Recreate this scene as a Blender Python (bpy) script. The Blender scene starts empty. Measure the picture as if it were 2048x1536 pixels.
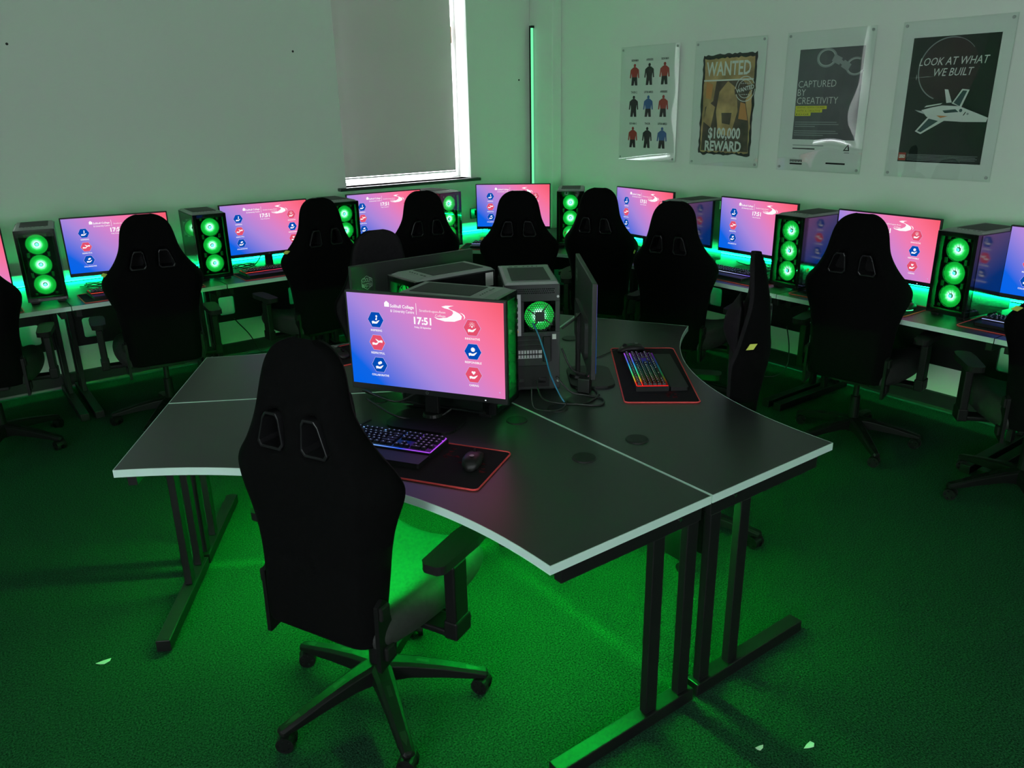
import bpy, math, random
from mathutils import Vector, Matrix
S = bpy.context.scene
COL = S.collection
R = math.radians
PI = math.pi

# ------------------------------------------------------------------ camera
fwd = Vector((0.5570, 0.7610, -0.3330)).normalized()
rgt = Vector((0.8030, -0.5950, -0.0170)); rgt = (rgt - fwd * rgt.dot(fwd)).normalized()
upv = rgt.cross(fwd)
cd = bpy.data.cameras.new('camera')
cd.sensor_fit = 'HORIZONTAL'; cd.sensor_width = 36.0
cd.lens = 1585.195 / 2048 * 36.0
cd.clip_start = 0.02; cd.clip_end = 200
cam = bpy.data.objects.new('camera', cd); COL.objects.link(cam)
m3 = Matrix((rgt, upv, -fwd)).transposed()
cam.matrix_world = Matrix.Translation((0, 0, 1.801)) @ m3.to_4x4()
S.camera = cam

# ------------------------------------------------------------------ view, world, added daylight fill
S.view_settings.view_transform = 'Standard'
S.view_settings.look = 'None'
S.view_settings.gamma = 1.0
S.view_settings.use_curve_mapping = False
S.view_settings.exposure = 0.0
W = bpy.data.worlds.new('overcast_sky'); S.world = W; W.use_nodes = True
bg = W.node_tree.nodes['Background']
bg.inputs[0].default_value = (0.92, 0.94, 1.0, 1); bg.inputs[1].default_value = 12.0

XR, YL = 4.75, 6.0            # poster wall, window wall
XS, YB, ZC = -3.6, -3.4, 2.95  # side wall, rear wall, ceiling

def area(name, loc, aim, sx, sy, power, col):
    l = bpy.data.lights.new(name, 'AREA'); l.shape = 'RECTANGLE'; l.size = sx; l.size_y = sy
    l.energy = power; l.color = col
    o = bpy.data.objects.new(name, l); COL.objects.link(o); o.location = loc
    o.rotation_euler = Vector(aim).to_track_quat('-Z', 'Y').to_euler()
    return o
# added fill light at two assumed windows behind the camera (one in the side wall, one in the rear wall)
area('added_side_fill', (XS - 0.02, -1.0, 1.75), (1, 0, 0.95), 1.5, 1.3, 160.0, (0.84, 1.0, 0.97))  # tilted upward to spare the floor, tinted green to colour the walls
area('added_rear_fill', (-0.6, YB - 0.02, 1.75), (0, 1, 0.60), 1.5, 1.3, 6.0, (0.84, 1.0, 0.97))  # weaker added fill with the same tint, also tilted upward

# ------------------------------------------------------------------ materials
def mat(name, col, rough=0.5, metal=0.0, spec=0.5, emit=None, es=0.0, bump=None, var=None, coat=0.0):
    m = bpy.data.materials.new(name); m.use_nodes = True
    nt = m.node_tree; b = nt.nodes['Principled BSDF']
    b.inputs['Base Color'].default_value = (*col, 1); b.inputs['Roughness'].default_value = rough
    b.inputs['Metallic'].default_value = metal; b.inputs['Specular IOR Level'].default_value = spec
    if coat: b.inputs['Coat Weight'].default_value = coat; b.inputs['Coat Roughness'].default_value = 0.05
    if emit: b.inputs['Emission Color'].default_value = (*emit, 1); b.inputs['Emission Strength'].default_value = es
    if bump or var:
        tc = nt.nodes.new('ShaderNodeTexCoord')
    if bump:
        n = nt.nodes.new('ShaderNodeTexNoise'); n.inputs['Scale'].default_value = bump[0]; n.inputs['Detail'].default_value = 3
        bp = nt.nodes.new('ShaderNodeBump'); bp.inputs['Strength'].default_value = bump[1]; bp.inputs['Distance'].default_value = bump[2]
        nt.links.new(tc.outputs['Object'], n.inputs['Vector'])
        nt.links.new(n.outputs['Fac'], bp.inputs['Height']); nt.links.new(bp.outputs['Normal'], b.inputs['Normal'])
    if var:
        n2 = nt.nodes.new('ShaderNodeTexNoise'); n2.inputs['Scale'].default_value = var[0]; n2.inputs['Detail'].default_value = 4
        cr = nt.nodes.new('ShaderNodeValToRGB')
        cr.color_ramp.elements[0].position = 0.3; cr.color_ramp.elements[1].position = 0.7
        cr.color_ramp.elements[0].color = (*[c * (1 - var[1]) for c in col], 1)
        cr.color_ramp.elements[1].color = (*[c * (1 + var[1]) for c in col], 1)
        nt.links.new(tc.outputs['Object'], n2.inputs['Vector'])
        nt.links.new(n2.outputs['Fac'], cr.inputs['Fac']); nt.links.new(cr.outputs['Color'], b.inputs['Base Color'])
    return m

def emis(name, col, s):
    m = bpy.data.materials.new(name); m.use_nodes = True; nt = m.node_tree; nt.nodes.clear()
    o = nt.nodes.new('ShaderNodeOutputMaterial'); e = nt.nodes.new('ShaderNodeEmission')
    e.inputs[0].default_value = (*col, 1); e.inputs[1].default_value = s
    nt.links.new(e.outputs[0], o.inputs[0]); return m

def srgb(r, g, b):
    f = lambda c: (c / 255 / 12.92) if c / 255 <= 0.04045 else ((c / 255 + 0.055) / 1.055) ** 2.4
    return (f(r), f(g), f(b))

def glassy(name, tint, gl=0.08, rough=0.0, bump=None):
    m = bpy.data.materials.new(name); m.use_nodes = True; nt = m.node_tree; nt.nodes.clear()
    o = nt.nodes.new('ShaderNodeOutputMaterial'); mx = nt.nodes.new('ShaderNodeMixShader')
    t = nt.nodes.new('ShaderNodeBsdfTransparent'); g = nt.nodes.new('ShaderNodeBsdfGlossy')
    fr = nt.nodes.new('ShaderNodeLayerWeight'); fr.inputs[0].default_value = 0.5
    pw = nt.nodes.new('ShaderNodeMath'); pw.operation = 'POWER'; pw.inputs[1].default_value = 5.0
    ad = nt.nodes.new('ShaderNodeMath'); ad.operation = 'MULTIPLY_ADD'; ad.inputs[1].default_value = 1 - gl; ad.inputs[2].default_value = gl
    t.inputs[0].default_value = (*tint, 1); g.inputs['Roughness'].default_value = rough
    nt.links.new(fr.outputs['Facing'], pw.inputs[0]); nt.links.new(pw.outputs[0], ad.inputs[0]); nt.links.new(ad.outputs[0], mx.inputs[0])
    nt.links.new(t.outputs[0], mx.inputs[1]); nt.links.new(g.outputs[0], mx.inputs[2]); nt.links.new(mx.outputs[0], o.inputs[0])
    if bump:
        tc = nt.nodes.new('ShaderNodeTexCoord')
        n = nt.nodes.new('ShaderNodeTexNoise'); n.inputs['Scale'].default_value = bump[0]; n.inputs['Detail'].default_value = 0
        bp = nt.nodes.new('ShaderNodeBump'); bp.inputs['Strength'].default_value = bump[1]; bp.inputs['Distance'].default_value = bump[2]
        nt.links.new(tc.outputs['Object'], n.inputs['Vector']); nt.links.new(n.outputs['Fac'], bp.inputs['Height'])
        nt.links.new(bp.outputs['Normal'], g.inputs['Normal'])
    return m

M = {}
M['wall'] = mat('wall_paint', (0.60, 0.62, 0.59), 0.75, spec=0.2, bump=(90, 0.08, 0.002))
M['ceil'] = mat('ceiling_paint', (0.55, 0.56, 0.54), 0.9, spec=0.1, bump=(60, 0.05, 0.002))
M['carpet'] = mat('carpet', (0.014, 0.056, 0.029), 0.95, spec=0.06, bump=(230, 1.0, 0.010), var=(170, 0.75))
M['skirt'] = mat('dark_skirting', (0.02, 0.022, 0.022), 0.3, bump=(40, 0.03, 0.002))
M['sill'] = mat('dark_sill', (0.02, 0.022, 0.025), 0.4, bump=(40, 0.03, 0.002))
M['white'] = mat('white_upvc', (0.8, 0.8, 0.8), 0.35, bump=(30, 0.02, 0.001))
M['top'] = mat('desk_laminate', (0.020, 0.022, 0.022), 0.36, spec=0.7, bump=(700, 0.15, 0.0006))
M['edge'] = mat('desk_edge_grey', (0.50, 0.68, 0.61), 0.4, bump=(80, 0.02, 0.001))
M['steel'] = mat('black_steel', (0.006, 0.006, 0.0065), 0.45, spec=0.3, bump=(200, 0.06, 0.001))
M['plastic'] = mat('black_plastic', (0.007, 0.007, 0.007), 0.45, spec=0.35, bump=(300, 0.08, 0.0006))
M['shell'] = mat('monitor_shell', (0.017, 0.018, 0.018), 0.5, spec=0.4, bump=(300, 0.08, 0.0006))
M['matte'] = mat('matte_black', (0.002, 0.002, 0.002), 0.9, spec=0.05, bump=(300, 0.05, 0.0005))
M['gloss'] = mat('gloss_black', (0.008, 0.008, 0.009), 0.10, bump=(20, 0.01, 0.0005))
M['satin'] = mat('satin_side_panel', (0.010, 0.010, 0.011), 0.13, spec=0.5, bump=(20, 0.01, 0.0005))
M['satin'].node_tree.nodes['Principled BSDF'].inputs['IOR'].default_value = 2.3
M['grey'] = mat('grey_metal', (0.30, 0.31, 0.31), 0.5, metal=0.3, bump=(200, 0.05, 0.001))
M['dgrey'] = mat('dark_grey_metal', (0.019, 0.020, 0.022), 0.5, metal=0.2, bump=(200, 0.05, 0.001))
M['mesh'] = mat('dust_mesh', (0.035, 0.037, 0.037), 0.7, bump=(900, 0.5, 0.001))
M['chrome'] = mat('chrome', (0.7, 0.7, 0.7), 0.15, metal=1.0, bump=(30, 0.01, 0.0005))
M['fabric'] = mat('chair_fabric', (0.0022, 0.0022, 0.0023), 0.95, spec=0.06, bump=(500, 0.5, 0.001), var=(60, 0.25))
M['fabricseat'] = mat('chair_seat_fabric', (0.022, 0.022, 0.022), 0.60, spec=0.25, bump=(500, 0.4, 0.001), var=(60, 0.2))
M['front'] = mat('chair_back_front', (0.009, 0.0085, 0.009), 0.85, spec=0.12, bump=(500, 0.4, 0.001), var=(60, 0.2))
M['nylon'] = mat('chair_nylon', (0.005, 0.005, 0.0052), 0.45, spec=0.18, bump=(300, 0.12, 0.0008))
M['ring'] = mat('opening_trim', (0.010, 0.010, 0.011), 0.30, spec=0.3, bump=(100, 0.02, 0.0005))
M['armpad'] = mat('arm_pad', (0.008, 0.008, 0.008), 0.7, spec=0.10, bump=(300, 0.1, 0.0006))
M['tag'] = mat('yellow_tag', (0.55, 0.60, 0.10), 0.7, bump=(200, 0.1, 0.0005))
M['mat'] = mat('mouse_mat_cloth', (0.010, 0.009, 0.010), 0.9, spec=0.15, bump=(900, 0.3, 0.0005))
M['red'] = mat('red_stitching', (0.60, 0.05, 0.05), 0.7, bump=(800, 0.5, 0.001))
M['motif'] = mat('red_motif', (0.060, 0.006, 0.008), 0.9, spec=0.1, bump=(500, 0.3, 0.0005), var=(60, 0.9))
M['blue'] = mat('blue_cable', (0.02, 0.16, 0.30), 0.4, bump=(300, 0.05, 0.0005))
M['cable'] = mat('black_cable', (0.012, 0.012, 0.012), 0.45, bump=(300, 0.05, 0.0005))
M['brass'] = mat('brass', (0.8, 0.5, 0.15), 0.3, metal=1.0, bump=(100, 0.02, 0.0005))
M['paper'] = mat('white_paper', (0.6, 0.6, 0.58), 0.9, bump=(80, 0.1, 0.001))
M['silver'] = mat('silver_plate', (0.45, 0.46, 0.47), 0.35, metal=0.6, bump=(200, 0.05, 0.0006))
M['pcb'] = mat('circuit_board', (0.012, 0.018, 0.016), 0.5, bump=(200, 0.3, 0.002), var=(80, 0.6))
M['wood'] = mat('timber_frame', (0.30, 0.15, 0.06), 0.5, bump=(60, 0.1, 0.001))
M['tube'] = emis('green_tube_light', (0.18, 1.0, 0.42), 1.15)
M['strip'] = emis('green_led_strip', (0.001, 1.0, 0.20), 125.0)
M['lowstrip'] = emis('added_under_desk_led', (0.001, 1.0, 0.25), 42.0)
M['podstrip'] = emis('pod_led_strip', (0.006, 1.0, 0.08), 470.0)
M['spark'] = emis('white_led', (0.9, 0.95, 1.0), 1.5)
M['glow'] = emis('mouse_glow', (0.10, 1.0, 0.40), 1.3)
M['w'] = emis('screen_white', (1.0, 0.98, 1.0), 1.0)
M['sblue'] = emis('screen_blue', srgb(0, 75, 180), 1.0)
M['sred'] = emis('screen_red', srgb(228, 80, 110), 1.0)
M['slilac'] = emis('screen_lilac', srgb(200, 185, 235), 1.0)
M['cglass'] = glassy('case_glass', (0.80, 0.86, 0.82), 0.05)
M['acrylic'] = glassy('acrylic_sheet', (0.97, 0.99, 0.98), 0.05, bump=(2.3, 0.35, 0.02))
M['wglass'] = glassy('window_glass', (0.98, 0.99, 0.98), 0.04)

def nodes_mat(name):
    m = bpy.data.materials.new(name); m.use_nodes = True; nt = m.node_tree; nt.nodes.clear()
    return m, nt, nt.nodes.new('ShaderNodeOutputMaterial')

# blind: fabric that lets part of the daylight through
m, nt, o = nodes_mat('blind_fabric')
d = nt.nodes.new('ShaderNodeBsdfDiffuse'); d.inputs[0].default_value = (0.46, 0.45, 0.44, 1)
t = nt.nodes.new('ShaderNodeBsdfTranslucent'); t.inputs[0].default_value = (0.50, 0.46, 0.44, 1)
mx = nt.nodes.new('ShaderNodeMixShader'); mx.inputs[0].default_value = 0.12
tc = nt.nodes.new('ShaderNodeTexCoord'); n = nt.nodes.new('ShaderNodeTexNoise'); n.inputs['Scale'].default_value = 700
bp = nt.nodes.new('ShaderNodeBump'); bp.inputs['Strength'].default_value = 0.15; bp.inputs['Distance'].default_value = 0.001
nt.links.new(tc.outputs['Object'], n.inputs['Vector']); nt.links.new(n.outputs['Fac'], bp.inputs['Height']); nt.links.new(bp.outputs[0], d.inputs['Normal'])
nt.links.new(d.outputs[0], mx.inputs[1]); nt.links.new(t.outputs[0], mx.inputs[2]); nt.links.new(mx.outputs[0], o.inputs[0])
M['blind'] = m

# screen wallpaper: diagonal blue - lilac - pink - coral
m, nt, o = nodes_mat('screen_wallpaper')
tc = nt.nodes.new('ShaderNodeTexCoord'); sx = nt.nodes.new('ShaderNodeSeparateXYZ')
a = nt.nodes.new('ShaderNodeMath'); a.operation = 'MULTIPLY_ADD'; a.inputs[1].default_value = 0.625 / 0.597; a.inputs[2].default_value = 0.5
b = nt.nodes.new('ShaderNodeMath'); b.operation = 'MULTIPLY_ADD'; b.inputs[1].default_value = 0.375 / 0.336
cr = nt.nodes.new('ShaderNodeValToRGB'); e = nt.nodes.new('ShaderNodeEmission'); e.inputs[1].default_value = 1.0
nt.links.new(tc.outputs['Object'], sx.inputs[0]); nt.links.new(sx.outputs[0], a.inputs[0])
nt.links.new(sx.outputs[2], b.inputs[0]); nt.links.new(a.outputs[0], b.inputs[2]); nt.links.new(b.outputs[0], cr.inputs[0])
st = [(0.0, (0, 100, 235)), (0.13, (15, 100, 228)), (0.25, (115, 120, 222)), (0.38, (168, 135, 220)), (0.55, (212, 132, 205)), (0.68, (238, 125, 180)), (0.85, (252, 112, 145)), (1.0, (246, 92, 110))]
while len(cr.color_ramp.elements) < len(st): cr.color_ramp.elements.new(0.5)
for el, (p, c) in zip(cr.color_ramp.elements, st): el.position = p; el.color = (*srgb(*c), 1)
nt.links.new(cr.outputs[0], e.inputs[0]); nt.links.new(e.outputs[0], o.inputs[0])
M['screen'] = m

# fan: blades whose emission ramp imitates light spreading from the hub
m, nt, o = nodes_mat('glow_ramp_fan_blades')
tc = nt.nodes.new('ShaderNodeTexCoord'); vm = nt.nodes.new('ShaderNodeVectorMath'); vm.operation = 'MULTIPLY'; vm.inputs[1].default_value = (1, 0, 1)
ln = nt.nodes.new('ShaderNodeVectorMath'); ln.operation = 'LENGTH'
ml = nt.nodes.new('ShaderNodeMath'); ml.operation = 'MULTIPLY'; ml.inputs[1].default_value = 1 / 0.058
cr = nt.nodes.new('ShaderNodeValToRGB'); e = nt.nodes.new('ShaderNodeEmission'); e.inputs[1].default_value = 1.0
st = [(0.0, (1.3, 3.0, 2.0)), (0.28, (1.3, 3.0, 2.0)), (0.40, (0.5, 2.0, 0.9)), (0.54, (0.02, 1.1, 0.15)), (0.72, (0.008, 0.66, 0.06)), (1.0, (0.006, 0.48, 0.045))]
while len(cr.color_ramp.elements) < len(st): cr.color_ramp.elements.new(0.5)
for el, (p, c) in zip(cr.color_ramp.elements, st): el.position = p; el.color = (*c, 1)
nt.links.new(tc.outputs['Object'], vm.inputs[0]); nt.links.new(vm.outputs[0], ln.inputs[0]); nt.links.new(ln.outputs['Value'], ml.inputs[0])
nt.links.new(ml.outputs[0], cr.inputs[0]); nt.links.new(cr.outputs[0], e.inputs[0]); nt.links.new(e.outputs[0], o.inputs[0])
M['fan'] = m

# rainbow key lighting along local x
def rainbow(name, stops, s):
    m, nt, o = nodes_mat(name)
    tc = nt.nodes.new('ShaderNodeTexCoord'); sx = nt.nodes.new('ShaderNodeSeparateXYZ')
    a = nt.nodes.new('ShaderNodeMath'); a.operation = 'MULTIPLY_ADD'; a.inputs[1].default_value = 1 / 0.44; a.inputs[2].default_value = 0.5
    cr = nt.nodes.new('ShaderNodeValToRGB'); e = nt.nodes.new('ShaderNodeEmission'); e.inputs[1].default_value = s
    while len(cr.color_ramp.elements) < len(stops): cr.color_ramp.elements.new(0.5)
    for el, (p, c) in zip(cr.color_ramp.elements, stops): el.position = p; el.color = (*c, 1)
    nt.links.new(tc.outputs['Object'], sx.inputs[0]); nt.links.new(sx.outputs[0], a.inputs[0]); nt.links.new(a.outputs[0], cr.inputs[0])
    nt.links.new(cr.outputs[0], e.inputs[0]); nt.links.new(e.outputs[0], o.inputs[0]); return m
RB = [(0.0, (1, 0.02, 0.02)), (0.10, (1, 0.05, 0.03)), (0.16, (1, 0.45, 0.02)), (0.3, (0.1, 0.9, 0.15)), (0.5, (0.05, 0.8, 0.7)), (0.68, (0.05, 0.25, 1)), (0.85, (0.25, 0.1, 1)), (1.0, (0.6, 0.1, 1))]
BL = [(0.0, (0.1, 0.3, 1)), (0.4, (0.3, 0.6, 1)), (0.75, (0.03, 0.12, 1)), (0.82, (0.35, 0.08, 0.9)), (1.0, (0.5, 0.08, 0.95))]
RE = [(0.0, (1, 0.1, 0.04)), (0.3, (1, 0.05, 0.08)), (1.0, (0.6, 0.1, 0.4))]
VI = [(0.0, (0.4, 0.45, 1)), (0.5, (0.6, 0.7, 1)), (1.0, (0.2, 0.1, 1))]
for k, stp in (('rainbow', RB), ('bluekeys', BL), ('redkeys', RE), ('violetkeys', VI)):
    M[k] = rainbow(k, stp, 0.10)
    M[k + '_line'] = rainbow(k + '_light_line', stp, 1.1)
    M[k + '_leg'] = rainbow(k + '_legend', [(p, tuple(0.35 + 0.65 * c for c in q)) for p, q in stp], 0.7)

# ------------------------------------------------------------------ mesh builder
_tc = {}
def text2d(s, bold=0.0):
    k = (s, bold)
    if k not in _tc:
        c = bpy.data.curves.new('lettering', 'FONT'); c.body = s; c.size = 1.0; c.offset = bold; c.resolution_u = 2
        c.align_x = 'LEFT'
        ob = bpy.data.objects.new('lettering', c); COL.objects.link(ob)
        dg = bpy.context.evaluated_depsgraph_get(); me = bpy.data.meshes.new_from_object(ob.evaluated_get(dg))
        v = [(p.co.x, p.co.y) for p in me.vertices]; f = [tuple(p.vertices) for p in me.polygons]
        bpy.data.objects.remove(ob); bpy.data.curves.remove(c); bpy.data.meshes.remove(me)
        x0 = min(p[0] for p in v); x1 = max(p[0] for p in v); y0 = min(p[1] for p in v); y1 = max(p[1] for p in v)
        _tc[k] = (v, f, x0, x1, y0, y1)
    return _tc[k]

class MB:
    def __init__(s): s.v = []; s.f = []; s.m = []
    def add(s, vs, fs, mi=0, T=None):
        n = len(s.v)
        s.v += [tuple(T @ Vector(p)) if T else tuple(p) for p in vs]
        for f in fs: s.f.append(tuple(n + i for i in f)); s.m.append(mi)
        return s
    def box(s, c, d, mi=0, rz=0.0, rx=0.0):
        x, y, z = (q / 2 for q in d)
        vs = [(-x, -y, -z), (x, -y, -z), (x, y, -z), (-x, y, -z), (-x, -y, z), (x, -y, z), (x, y, z), (-x, y, z)]
        fs = [(0, 3, 2, 1), (4, 5, 6, 7), (0, 1, 5, 4), (1, 2, 6, 5), (2, 3, 7, 6), (3, 0, 4, 7)]
        T = Matrix.Translation(c)
        if rz: T = T @ Matrix.Rotation(rz, 4, 'Z')
        if rx: T = T @ Matrix.Rotation(rx, 4, 'X')
        return s.add(vs, fs, mi, T)
    def cyl(s, p0, p1, r0, r1=None, n=16, mi=0, caps=True):
        r1 = r0 if r1 is None else r1
        p0 = Vector(p0); p1 = Vector(p1); ax = (p1 - p0).normalized()
        a = ax.orthogonal().normalized(); b = ax.cross(a)
        vs = []
        for p, r in ((p0, r0), (p1, r1)):
            for i in range(n):
                t = 2 * PI * i / n; vs.append(p + a * (r * math.cos(t)) + b * (r * math.sin(t)))
        fs = [(i, (i + 1) % n, n + (i + 1) % n, n + i) for i in range(n)]
        if caps: fs += [tuple(reversed(range(n))), tuple(range(n, 2 * n))]
        return s.add(vs, fs, mi)
    def tube(s, pts, r, n=8, mi=0, closed=False):
        pts = [Vector(p) for p in pts]; k = len(pts); vs = []; up = None
        for i, p in enumerate(pts):
            if closed: t = pts[(i + 1) % k] - pts[i - 1]
            else: t = pts[min(i + 1, k - 1)] - pts[max(i - 1, 0)]
            t.normalize()
            up = t.orthogonal().normalized() if up is None else (up - t * up.dot(t)).normalized()
            b = t.cross(up)
            rr = r[i] if isinstance(r, (list, tuple)) else r
            for j in range(n):
                q = 2 * PI * j / n; vs.append(p + up * (rr * math.cos(q)) + b * (rr * math.sin(q)))
        fs = []
        for i in range(k if closed else k - 1):
            i2 = (i + 1) % k
            for j in range(n): fs.append((i * n + j, i * n + (j + 1) % n, i2 * n + (j + 1) % n, i2 * n + j))
        if not closed: fs += [tuple(reversed(range(n))), tuple(range((k - 1) * n, k * n))]
        return s.add(vs, fs, mi)
    def prism(s, out, z0, z1, mi=0, T=None, mi_side=None, sides=True):
        n = len(out)
        vs = [(x, y, z0) for x, y in out] + [(x, y, z1) for x, y in out]
        s.add(vs, [tuple(reversed(range(n))), tuple(range(n, 2 * n))], mi, T)
        if sides: s.add(vs, [(i, (i + 1) % n, n + (i + 1) % n, n + i) for i in range(n)], mi if mi_side is None else mi_side, T)
        return s
    def flat(s, pts, y, mi=0):           # polygon in the x-z plane facing -y
        a = sum(pts[i][0] * pts[(i + 1) % len(pts)][1] - pts[(i + 1) % len(pts)][0] * pts[i][1] for i in range(len(pts)))
        if a < 0: pts = pts[::-1]
        return s.add([(p[0], y, p[1]) for p in pts], [tuple(range(len(pts)))], mi)
    def text(s, txt, x, z, y, h=None, w=None, mi=0, align='C', bold=0.0, shear=0.0, T=None):
        v, f, x0, x1, y0, y1 = text2d(txt, bold)
        sy = h / 0.69 if h else w / (x1 - x0)
        sx_ = w / (x1 - x0) if w else sy
        ww = (x1 - x0) * sx_
        ox = x - (ww / 2 if align == 'C' else 0 if align == 'L' else ww)
        vs = [(ox + (p[0] - x0) * sx_ + shear * p[1] * sy, y, z + p[1] * sy) for p in v]
        return s.add(vs, f, mi, T)
    def ring(s, cx, cz, r0, r1, y, n=32, mi=0, a0=0, a1=2 * PI, sz=1.0):
        vs = []
        for i in range(n + 1):
            t = a0 + (a1 - a0) * i / n
            vs += [(cx + r0 * math.cos(t), y, cz + sz * r0 * math.sin(t)), (cx + r1 * math.cos(t), y, cz + sz * r1 * math.sin(t))]
        return s.add(vs, [(2 * i, 2 * i + 1, 2 * i + 3, 2 * i + 2) for i in range(n)], mi)
    def disc(s, cx, cz, r, y, n=24, mi=0, sz=1.0):
        return s.flat([(cx + r * math.cos(2 * PI * i / n), cz + sz * r * math.sin(2 * PI * i / n)) for i in range(n)], y, mi)
    def build(s, name, mats, parent=None, bevel=0.0, smooth=False, sub=0, loc=None, rz=0.0):
        me = bpy.data.meshes.new(name); me.from_pydata(s.v, [], s.f); me.update()
        mats = mats if isinstance(mats, (list, tuple)) else [mats]
        for q in mats: me.materials.append(M[q] if isinstance(q, str) else q)
        me.polygons.foreach_set('material_index', s.m)
        if smooth: me.polygons.foreach_set('use_smooth', [True] * len(me.polygons))
        o = bpy.data.objects.new(name, me); COL.objects.link(o)
        if parent: o.parent = parent
        if loc: o.location = loc
        if rz: o.rotation_euler.z = rz
        if bevel:
            bm = o.modifiers.new('edge_round', 'BEVEL'); bm.width = bevel; bm.segments = 2; bm.limit_method = 'ANGLE'; bm.angle_limit = R(40)
        if sub:
            sm = o.modifiers.new('smooth', 'SUBSURF'); sm.levels = sub; sm.render_levels = sub
        return o

def tag(o, label=None, cat=None, group=None, kind=None):
    if label: o['label'] = label
    if cat: o['category'] = cat
    if group: o['group'] = group
    if kind: o['kind'] = kind
    return o
def thing(name, label, cat, loc=(0, 0, 0), rz=0.0, group=None):
    o = bpy.data.objects.new(name, None); COL.objects.link(o); o.empty_display_size = 0.1
    o.location = loc; o.rotation_euler.z = rz
    return tag(o, label, cat, group)
def structure(name, mb, mats, **k):
    o = mb.build(name, mats, **k); o['kind'] = 'structure'; return o
def copy_tree(o, parent=None):
    c = o.copy(); COL.objects.link(c); c.parent = parent
    for ch in list(o.children): copy_tree(ch, c)
    return c
def place(proto, used, loc, rz, label, group):
    o = proto if not used else copy_tree(proto)
    o.location = loc; o.rotation_euler.z = rz; o['label'] = label; o['group'] = group
    return o
def interp(tb, t):
    for (a, b), (c, d) in zip(tb, tb[1:]):
        if t <= c: return b + (d - b) * (t - a) / (c - a)
    return tb[-1][1]
def rrect(w, h, r, n=5, cx=0, cy=0):
    out = []
    for sx, sy, a in ((1, -1, -90), (1, 1, 0), (-1, 1, 90), (-1, -1, 180)):
        for i in range(n + 1):
            t = R(a + 90 * i / n); out.append((cx + sx * (w / 2 - r) + r * math.cos(t), cy + sy * (h / 2 - r) + r * math.sin(t)))
    return out
def spline(pts, k=8):
    P = [Vector(p) for p in pts]; out = []
    for i in range(len(P) - 1):
        a = P[max(i - 1, 0)]; b = P[i]; c = P[i + 1]; d = P[min(i + 2, len(P) - 1)]
        for j in range(k):
            t = j / k
            out.append(0.5 * ((2 * b) + (c - a) * t + (2 * a - 5 * b + 4 * c - d) * t * t + (3 * b - a - 3 * c + d) * t ** 3))
    return out + [P[-1]]

# ================================================================== the room
structure('floor', MB().box(((XR + XS) / 2, (YL + YB) / 2, -0.05), (XR - XS + 0.6, YL - YB + 0.6, 0.1)), 'carpet')
structure('ceiling', MB().box(((XR + XS) / 2, (YL + YB) / 2, ZC + 0.05), (XR - XS + 0.6, YL - YB + 0.6, 0.1)), 'ceil')
TH = 0.24
def wall_holes(name, axis, val, a0, a1, holes, out):
    """wall slab across axis 'x' or 'y' with its room face at val; holes = (u0, u1, z0, z1)"""
    mb = MB(); segs = []; u = a0
    for (u0, u1, z0, z1) in holes:
        segs += [(u, u0, 0, ZC), (u0, u1, 0, z0), (u0, u1, z1, ZC)]; u = u1
    segs.append((u, a1, 0, ZC))
    for s0, s1, z0, z1 in segs:
        if axis == 'y': mb.box(((s0 + s1) / 2, val + out * TH / 2, (z0 + z1) / 2), (s1 - s0, TH, z1 - z0))
        else: mb.box((val + out * TH / 2, (s0 + s1) / 2, (z0 + z1) / 2), (TH, s1 - s0, z1 - z0))
    return structure(name, mb, 'wall')
WX0, WX1, WZ0, WZ1 = 2.79, 3.985, 1.195, 2.78
VX0, VX1 = -0.66, 0.30
wall_holes('wall_left', 'y', YL, XS - TH, XR + TH, [(VX0, VX1, WZ0, WZ1), (WX0, WX1, WZ0, WZ1)], 1)
wall_holes('wall_right', 'x', XR, YB, YL, [], 1)
wall_holes('wall_side', 'x', XS, YB, YL, [(-1.75, -0.25, 1.1, 2.4)], -1)  # opening made for an assumed window and its added fill light
wall_holes('wall_rear', 'y', YB, XS - TH, XR + TH, [(-1.35, 0.15, 1.1, 2.4)], -1)  # opening for the assumed rear window, out of view
structure('trim_1', MB().box((XR - 0.05, YL - 0.16, ZC / 2), (0.10, 0.32, ZC)), 'wall', bevel=0.004)
# coved skirting boards
def skirt(name, p0, p1, nx, ny):
    prof = [(0, 0), (0.022, 0), (0.012, 0.006), (0.009, 0.02), (0.008, 0.10), (0.005, 0.106), (0, 0.108)]
    vs = []
    for p in (p0, p1):
        for a, z in prof: vs.append((p[0] + nx * a, p[1] + ny * a, z))
    k = len(prof)
    fs = [(i, i + 1, k + i + 1, k + i) for i in range(k - 1)] + [tuple(range(k)), tuple(reversed(range(k, 2 * k)))]
    structure(name, MB().add(vs, fs), 'skirt')
skirt('baseboard_left', (XS, YL, 0), (XR - 0.1, YL, 0), 0, -1)
skirt('baseboard_right', (XR, YB, 0), (XR, YL - 0.32, 0), -1, 0)
# white dado trunking above the desk backs
structure('trim_2', MB().box(((XS + XR - 0.1) / 2, YL - 0.009, 0.785), (XR - 0.1 - XS, 0.018, 0.05)), 'white', bevel=0.003)
structure('trim_3', MB().box((XR - 0.009, (YB + YL - 0.32) / 2, 0.785), (0.018, YL - 0.32 - YB, 0.05)), 'white', bevel=0.003)

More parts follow.
